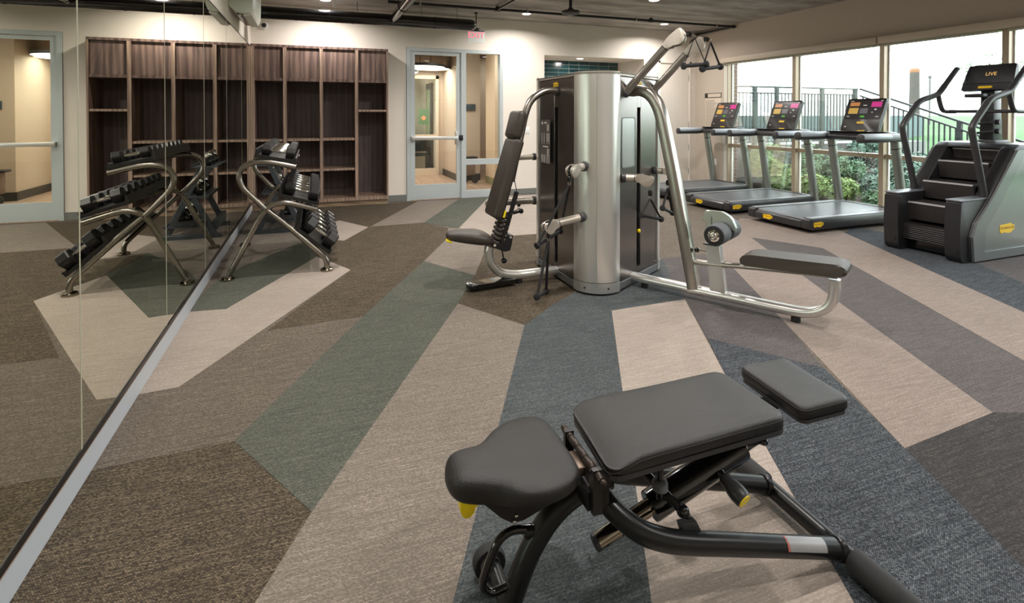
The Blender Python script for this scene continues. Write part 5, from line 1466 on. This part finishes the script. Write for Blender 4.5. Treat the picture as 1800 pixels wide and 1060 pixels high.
MB().tube([(2.62, 7.6, 2.978), (2.62, 5.0, 2.978)], 0.018, 12).build('branch_pipe', M_black, t, world=True)
for x in (2.62, 5.35):
    MB().tube([(x-0.04, 7.6, 2.978), (x+0.04, 7.6, 2.978)], 0.03, 12).cyl((x, 7.6, 2.978), (x, 7.6, 3.02), 0.026, 10).build('tee', M_black, t, world=True)
for x in (1.45, 5.05, 6.72, 3.1):
    MB().cyl((x, 7.6, 2.99), (x, 7.6, 3.03), 0.006, 6).lathe([(0.028, -0.01), (0.028, 0.01)], (x, 7.6, 2.978), (1, 0, 0), 12).build('hanger', mat('zinc_hanger', srgb(170, 170, 168), 0.4, metal=0.7) if 'zinc_hanger' not in MATS else MATS['zinc_hanger'], t, world=True)
t = thing('sprinkler_drop', 'white pipe drop hanging in front of the black duct at the top edge', 'pipe', (0.33, 7.4, 3.03))
MB().cyl((0.28, 7.4, 2.86), (0.28, 7.4, 3.03), 0.008, 8).lathe([(0.012, 0), (0.02, 0.02), (0.016, 0.05), (0.008, 0.07)], (0.28, 7.4, 2.80), n=10).build('drop', M_white, t, world=True)
# hanging round fixture
t = thing('hanging_fixture', 'dark round fixture on a drop rod at the top edge, left of the pulley arms', 'fixture', (3.437, 6.8, ZC))
MB().lathe([(0.02, -0.215), (0.115, -0.205), (0.135, -0.185), (0.128, -0.165), (0.05, -0.15), (0.03, -0.12)], n=24).build('disc', M_ctrim, t)
MB().lathe([(0.05, -0.222), (0.055, -0.21)], n=20).build('disc_cap', M_greyplas, t)
MB().cyl((0, 0, -0.13), (0, 0, 0), 0.022, 12).build('drop_rod', M_black, t)
# exit sign
t = thing('exit_sign', 'small hanging EXIT sign with red letters on a clear white panel', 'sign', (2.465, 8.2, 2.64))
MB().prism(rrect(0.285, 0.185, 0.012), (2.465, 8.2, 2.64), (1, 0, 0), (0, 0, 1), (0, 1, 0), 0.012).build('sign_panel', mat('frosted_sign', srgb(222, 226, 220), 0.3, emit=srgb(222, 226, 220), estr=0.12), t, world=True)
text('sign_lettering', 'EXIT', 0.135, M_red, t, (0, -0.0015, 0.025), (PI/2, 0, 0), 0.001)
MB().b2((2.415, 8.185, 2.745), (2.515, 8.225, 2.785), bev=0.004).build('canopy', M_ctrim, t, world=True)
MB().b2((2.33, 8.195, 2.728), (2.60, 8.217, 2.746)).build('top_channel', M_greyplas, t, world=True)
MB().cyl((2.465, 8.205, 2.78), (2.465, 8.205, ZC), 0.009, 8).lathe([(0.03, -0.02), (0.03, 0.0)], (2.465, 8.205, ZC), n=12).build('drop_rod', M_black, t, world=True)
# dome camera
t = thing('security_camera', 'small white dome camera on the back wall above the cubbies', 'camera', (-0.655, YB, 2.71))
MB().lathe([(0.055, 0.0), (0.058, 0.02), (0.046, 0.036)], (0, 0, 0), (0, -1, 0), 20).build('housing', M_white, t)
MB().ball((0, -0.034, 0), 0.036, seg=16, rings=10).build('dome', M_gloss, t)
# air conditioner above the mirror
t = thing('air_conditioner', 'white wall air conditioner high on the left wall above the mirror', 'air conditioner', (XL, 6.85, 2.7))
prof = [(-0.006, 2.90), (-0.006, 2.56), (0.06, 2.505), (0.14, 2.49), (0.20, 2.50), (0.225, 2.56), (0.235, 2.88), (0.22, 2.905)]
MB().prism([(XL+a, b_) for a, b_ in prof], (0, 6.40, 0), (1, 0, 0), (0, 0, 1), (0, 1, 0), 0.95, bev=0.008).build('casing', mat('ac_white', srgb(220, 226, 214), 0.4), t, world=True)
MB().prism([(XL+0.125, 2.487), (XL+0.20, 2.499), (XL+0.205, 2.488), (XL+0.13, 2.474)], (0, 6.46, 0), (1, 0, 0), (0, 0, 1), (0, 1, 0), 0.83).build('louvre', M_white, t, world=True)
MB().b2((XL+0.06, 6.47, 2.492), (XL+0.12, 7.28, 2.504)).build('air_slot', M_gloss, t, world=True)
# poster, outlet, switch
t = thing('rules_poster', 'pale notice sheet with rows of small print beside the windows', 'poster', (XR, 8.17, 1.45))
MB().b2((XR-0.004, 7.955, 1.08), (XR-0.0005, 8.375, 1.705)).build('sheet', mat('notice_sheet', srgb(216, 204, 188), 0.6), t, world=True)
hm = MB().b2((XR-0.006, 7.945, 1.72), (XR-0.0005, 8.39, 1.808)).build('header_frame', mat('header_black', srgb(44, 40, 40), 0.5), t, world=True)
MB().b2((XR-0.0075, 7.957, 1.73), (XR-0.0055, 8.305, 1.797)).build('header_panel', mat('header_tan', srgb(204, 190, 174), 0.6), t, world=True)
pr_ = MB()
z = 1.67
while z > 1.10:
    pr_.b2((XR-0.005, 8.36-random.uniform(0.2, 0.37), z-0.006), (XR-0.0038, 8.36, z+0.004)); z -= 0.024
pr_.build('print_lines', mat('grey_print', srgb(150, 134, 122), 0.6), t, world=True)
t = thing('wall_outlet', 'white outlet plate low on the wall beside the windows', 'outlet', (XR, 8.1, 0.5))
MB().b2((XR-0.006, 8.06, 0.44), (XR, 8.14, 0.56), bev=0.002).build('plate', M_white, t, world=True)
t = thing('light_switch', 'white double switch plate on the back wall right of the storefront door', 'switch', (3.515, YB, 1.12))
MB().b2((3.45, YB-0.006, 1.06), (3.58, YB, 1.18), bev=0.002).build('plate', M_white, t, world=True)
for x in (3.485, 3.545):
    MB().b2((x-0.016, YB-0.009, 1.09), (x+0.016, YB-0.005, 1.15), bev=0.001, seg=1).build('rocker', M_white, t, world=True)

# ---------------------------------------------------------------- outside the windows
def gz(x, y):
    k = max(0.0, min(1.0, (x-7.4)/3.2))
    yy = max(0.0, min(1.0, (y-4.2)/3.7))
    return -0.05 + k*yy*0.72 + 0.03*math.sin(x*3.1)*math.sin(y*2.7)
def grid(x0, x1, y0, y1, nx, ny, fz):
    mb = MB()
    v = [[mb.bm.verts.new((x0+(x1-x0)*i/nx, y0+(y1-y0)*j/ny, fz(x0+(x1-x0)*i/nx, y0+(y1-y0)*j/ny))) for j in range(ny+1)] for i in range(nx+1)]
    for i in range(nx):
        for j in range(ny):
            mb.bm.faces.new((v[i][j], v[i+1][j], v[i+1][j+1], v[i][j+1]))
    return mb
struct(grid(7.28, 10.75, -3.0, 8.3, 18, 40, gz).build('ground', mat('dark_mulch', srgb(64, 52, 46), 0.95, var=0.35, vscale=18, bump=0.6, bscale=50)))
def hz(x, y):
    d = max(0.0, x-10.9)
    z = -0.3 + 1.55*(1-math.exp(-d/4.5)) + 0.25*math.exp(-((x-17)**2+(y-6.0)**2)/9.0)
    return z + 0.05*math.sin(x*1.3+y*0.7)
M_grass = mat('hill_grass', srgb(66, 98, 58), 0.95, var=0.4, vscale=5, bump=0.5, bscale=30)
struct(grid(10.7, 60, -20, 40, 50, 50, hz).build('hill', M_grass))
struct(MB().b2((8.0, 9.9, 0.2), (16.0, 10.1, 1.37)).build('wall_garden', mat('blue_grey_wall', srgb(92, 108, 108), 0.8)))
struct(MB().b2((7.30, 7.99, -0.3), (13.0, 9.9, 0.80)).build('slab_terrace', mat('terrace_concrete', srgb(110, 112, 110), 0.8)))
# brick pier at the window jamb
bm_ = mat('brick_joint', srgb(176, 160, 150), 0.9)
pier = struct(MB().b2((7.30, 7.875, -0.1), (7.465, 8.4, 3.2)).build('trim_brick_pier', bm_))
M_br = [mat('brick_%s' % n, srgb(*c), 0.85, var=0.1) for n, c in (('mauve', (110, 90, 86)), ('brown', (98, 80, 74)))]
z = -0.05
while z < 3.0:
    MB().b2((7.305, 7.866, z), (7.46, 7.88, z+0.062)).build('brick', random.choice(M_br), pier)
    z += 0.074
# terrace railing
M_rl = mat('grey_green_steel', srgb(62, 70, 64), 0.5)
M_rd = mat('dark_rail_steel', srgb(34, 38, 40), 0.5)
rl = thing('terrace_railing', 'grey green steel railing with upright bars along the raised terrace', 'railing', (9.1, 7.9, 0.8))
MB().b2((7.47, 7.875, 1.915), (10.66, 7.925, 1.945)).build('top_rail', M_rl, rl, world=True)
MB().b2((7.47, 7.88, 1.80), (10.66, 7.92, 1.825)).build('upper_rail', M_rl, rl, world=True)
MB().b2((7.47, 7.88, 0.86), (10.66, 7.92, 0.89)).build('lower_rail', M_rl, rl, world=True)
for x in (7.90, 8.45, 9.66, 10.60):
    MB().b2((x-0.04, 7.87, 0.72), (x+0.04, 7.93, 1.93)).build('post', M_rl, rl, world=True)
b0 = None
n = 0
x = 7.53
while x < 10.6:
    if b0 is None:
        b0 = MB().b2((x-0.012, 7.890, 0.88), (x+0.012, 7.914, 1.81)).build('baluster', M_rl, rl, world=True); x00 = x
    else:
        o = b0.copy(); COL.objects.link(o); o.parent = rl; o.location = (x-x00, 0, 0)
    x += 0.088
sr = thing('stair_railing', 'dark steel stair railing sloping down past the grass', 'railing', (10.7, 5.5, 0.2))
def rz_(y): return 1.94 + (y-7.886)*0.356
def slope_bar(y0, y1, dz0, dz1, w, name, m):
    MB().prism([(y0, rz_(y0)+dz0), (y1, rz_(y1)+dz0), (y1, rz_(y1)+dz1), (y0, rz_(y0)+dz1)], (10.7-w/2, 0, 0), (0, 1, 0), (0, 0, 1), (1, 0, 0), w).build(name, m, sr, world=True)
slope_bar(1.6, 7.86, -0.018, 0.018, 0.05, 'hand_rail', M_rd)
slope_bar(1.6, 7.86, -0.155, -0.125, 0.04, 'upper_rail', M_rd)
slope_bar(1.6, 7.86, -1.22, -1.19, 0.04, 'lower_rail', M_rd)
b0 = None
y = 7.80
while y > 1.7:
    if b0 is None:
        b0 = MB().b2((10.690, y-0.011, rz_(y)-1.20), (10.710, y+0.011, rz_(y)-0.14)).build('baluster', M_rd, sr, world=True); y00 = y
    else:
        o = b0.copy(); COL.objects.link(o); o.parent = sr; o.location = (0, y-y00, rz_(y)-rz_(y00))
    y -= 0.09
for y in (6.03, 4.1, 2.2):
    MB().b2((10.67, y-0.035, rz_(y)-1.35), (10.73, y+0.035, rz_(y)+0.0)).build('post', M_rd, sr, world=True)
struct(MB().prism([(1.5, rz_(1.5)-1.62), (7.9, rz_(7.9)-1.62), (7.9, rz_(7.9)-1.34), (1.5, rz_(1.5)-1.34)], (10.60, 0, 0), (0, 1, 0), (0, 0, 1), (1, 0, 0), 0.16).build('kerb_stair', mat('pale_kerb', srgb(214, 212, 204), 0.8)))
# shrubs
def leaf_mat(n, c): return mat(n, srgb(*c), 0.5, var=0.3, vscale=9)
ML = {'yellow': leaf_mat('leaf_yellow_green', (118, 144, 72)), 'green': leaf_mat('leaf_green', (78, 112, 74)), 'blue': leaf_mat('leaf_blue_green', (86, 116, 100)), 'dark': leaf_mat('leaf_dark_green', (58, 82, 66))}
M_stem = mat('shrub_stem', srgb(80, 66, 54), 0.8)
def shrub(x, y, r, h, kind, label):
    z0 = gz(x, y)-0.02
    t = thing('shrub', label, 'shrub', (x, y, z0))
    rnd = random.Random(int(x*1000+y*77))
    bm = bmesh.new()
    n = int(620*r/0.5)
    lobes = [(rnd.uniform(-0.6, 0.6)*r, rnd.uniform(-0.6, 0.6)*r, rnd.uniform(0.35, 0.85)*h, rnd.uniform(0.35, 0.6)*r) for _ in range(7)]
    for _ in range(n):
        lx, ly, lz, lr = rnd.choice(lobes)
        a, b_ = rnd.uniform(0, 2*PI), math.acos(rnd.uniform(-0.5, 1))
        d = Vector((math.sin(b_)*math.cos(a), math.sin(b_)*math.sin(a), math.cos(b_)))
        c = Vector((lx, ly, max(0.05, min(h, lz)))) + d*lr*rnd.uniform(0.75, 1.05)
        if c.z < 0.03: c.z = 0.03+rnd.random()*0.1
        # rosette of pointed leaves
        ax = (d+Vector((0, 0, 0.6))).normalized()
        s1 = ax.orthogonal().normalized()
        ph = rnd.uniform(0, 2*PI)
        for k in range(4):
            q = Matrix.Rotation(ph+k*PI/2, 3, ax) @ s1
            L = rnd.uniform(0.05, 0.085); w = 0.014
            tip = c+(q*0.85+ax*0.25)*L
            mid = c+(q*0.85+ax*0.40)*L*0.5
            sd = ax.cross(q)*w
            vs = [bm.verts.new(p) for p in (c, mid+sd, tip, mid-sd)]
            bm.faces.new(vs)
    me = bpy.data.meshes.new('foliage'); bm.to_mesh(me); bm.free()
    me.materials.append(ML[kind])
    o = bpy.data.objects.new('foliage', me); COL.objects.link(o); o.parent = t; o['kind'] = 'stuff'
    sm = MB()
    for lx, ly, lz, lr in lobes[:5]:
        sm.tube([(lx*0.1, ly*0.1, -0.05), (lx*0.5, ly*0.5, lz*0.5), (lx, ly, lz)], [0.014, 0.01, 0.005], 5)
    sm.build('stem', M_stem, t)
    return t
SH = [(7.90, 7.50, 0.44, 0.82, 'yellow', 'tall yellow green shrub outside the window bay nearest the far corner'),
      (8.72, 7.50, 0.40, 0.55, 'green', 'green shrub under the terrace railing behind the tall yellow green one'),
      (9.42, 7.1, 0.36, 0.50, 'dark', 'dark green shrub highest on the bed below the terrace railing'),
      (7.75, 6.45, 0.30, 0.34, 'yellow', 'low yellow green shrub close to the glass behind the middle treadmill'),
      (7.72, 5.9, 0.27, 0.36, 'yellow', 'low bright shrub close to the glass left of the second mullion'),
      (8.55, 6.6, 0.40, 0.58, 'green', 'blue green shrub in mid bed behind the treadmill uprights'),
      (8.05, 5.45, 0.36, 0.50, 'blue', 'blue green shrub close to the glass behind the nearest treadmill'),
      (8.7, 5.75, 0.45, 0.66, 'blue', 'large blue green shrub in the centre of the planting bed'),
      (9.5, 6.3, 0.40, 0.62, 'blue', 'blue green shrub on the slope below the stair kerb top'),
      (10.15, 7.3, 0.36, 0.55, 'blue', 'blue green shrub showing above the transom at the head of the stairs'),
      (9.7, 5.6, 0.42, 0.60, 'green', 'green shrub beside the middle of the stair kerb'),
      (8.0, 4.75, 0.34, 0.52, 'blue', 'blue green shrub right of the mullion beside the stair climber'),
      (9.0, 4.85, 0.42, 0.60, 'green', 'green shrub glimpsed between the climber arm and the kerb'),
      (9.9, 4.5, 0.40, 0.50, 'blue', 'blue green shrub hidden low behind the stair climber')]
SH += [(7.62, 7.0, 0.26, 0.42, 'yellow', 'small yellow green shrub against the glass between the two far treadmills'),
       (8.35, 7.05, 0.30, 0.42, 'green', 'small green shrub on bare mulch in the middle of the bed top'),
       (8.95, 6.9, 0.30, 0.40, 'blue', 'small blue green shrub between the bed top and the terrace bars'),
       (7.62, 5.35, 0.24, 0.30, 'green', 'low green shrub against the glass beside the nearest treadmill console')]
for a in SH: shrub(*a)
# far things on the hill
t = thing('timber_post', 'thick weathered timber post on the grass beyond the stair railing', 'post', (19.0, 12.06, 0.9))
MB().tube([(0, 0, -0.4), (0, 0, 1.0), (0.0, 0.0, 1.93)], [0.16, 0.15, 0.14], 12).build('trunk', mat('grey_bark', srgb(76, 72, 68), 0.9, var=0.25, vscale=8), t)
MB().lathe([(0.14, 1.91), (0.145, 2.0), (0.10, 2.06)], n=12).build('cap', mat('rusty_cap', srgb(130, 90, 62), 0.8), t)
t = thing('lamp_post', 'thin grey pole standing beside the timber post', 'pole', (19.6, 11.95, 0.9))
MB().cyl((0, 0, -0.4), (0, 0, 1.75), 0.03, 8).ball((0, 0, 1.78), 0.06, seg=8, rings=6).build('pole', mat('hazy_grey', srgb(96, 98, 96), 0.7), t)
def far_tree(x, y, z, s, label):
    t = thing('tree', label, 'tree', (x, y, z))
    rnd = random.Random(int(x*100))
    tk = MB().tube([(0, 0, -0.3), (0.05*s, 0, 0.9*s), (0.0, 0.1*s, 1.6*s)], [0.07*s, 0.05*s, 0.03*s], 8)
    for k in range(6):
        a = k*1.05
        tk.tube([(0.03, 0, (0.8+0.12*k)*s), (0.6*s*math.cos(a), 0.6*s*math.sin(a), (1.3+0.1*k)*s)], [0.025*s, 0.01*s], 5)
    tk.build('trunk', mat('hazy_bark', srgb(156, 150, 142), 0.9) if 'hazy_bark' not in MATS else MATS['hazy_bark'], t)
    bm = bmesh.new()
    for _ in range(520):
        a, rr = rnd.uniform(0, 2*PI), rnd.random()**0.5*0.95*s
        c = Vector((rr*math.cos(a), rr*math.sin(a), s*rnd.uniform(1.15, 1.95)))
        u = Vector((rnd.gauss(0, 1), rnd.gauss(0, 1), rnd.gauss(0, 1))).normalized(); v = u.orthogonal().normalized()
        L = 0.07*s
        bm.faces.new([bm.verts.new(c+q) for q in (u*L, v*L*0.5, -u*L, -v*L*0.5)])
    me = bpy.data.meshes.new('foliage'); bm.to_mesh(me); bm.free()
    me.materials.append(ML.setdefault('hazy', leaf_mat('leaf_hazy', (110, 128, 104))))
    o = bpy.data.objects.new('foliage', me); COL.objects.link(o); o.parent = t; o['kind'] = 'stuff'
far_tree(24.5, 12.5, 1.1, 1.35, 'sparse pale tree on the hill between the climber arm and its console')
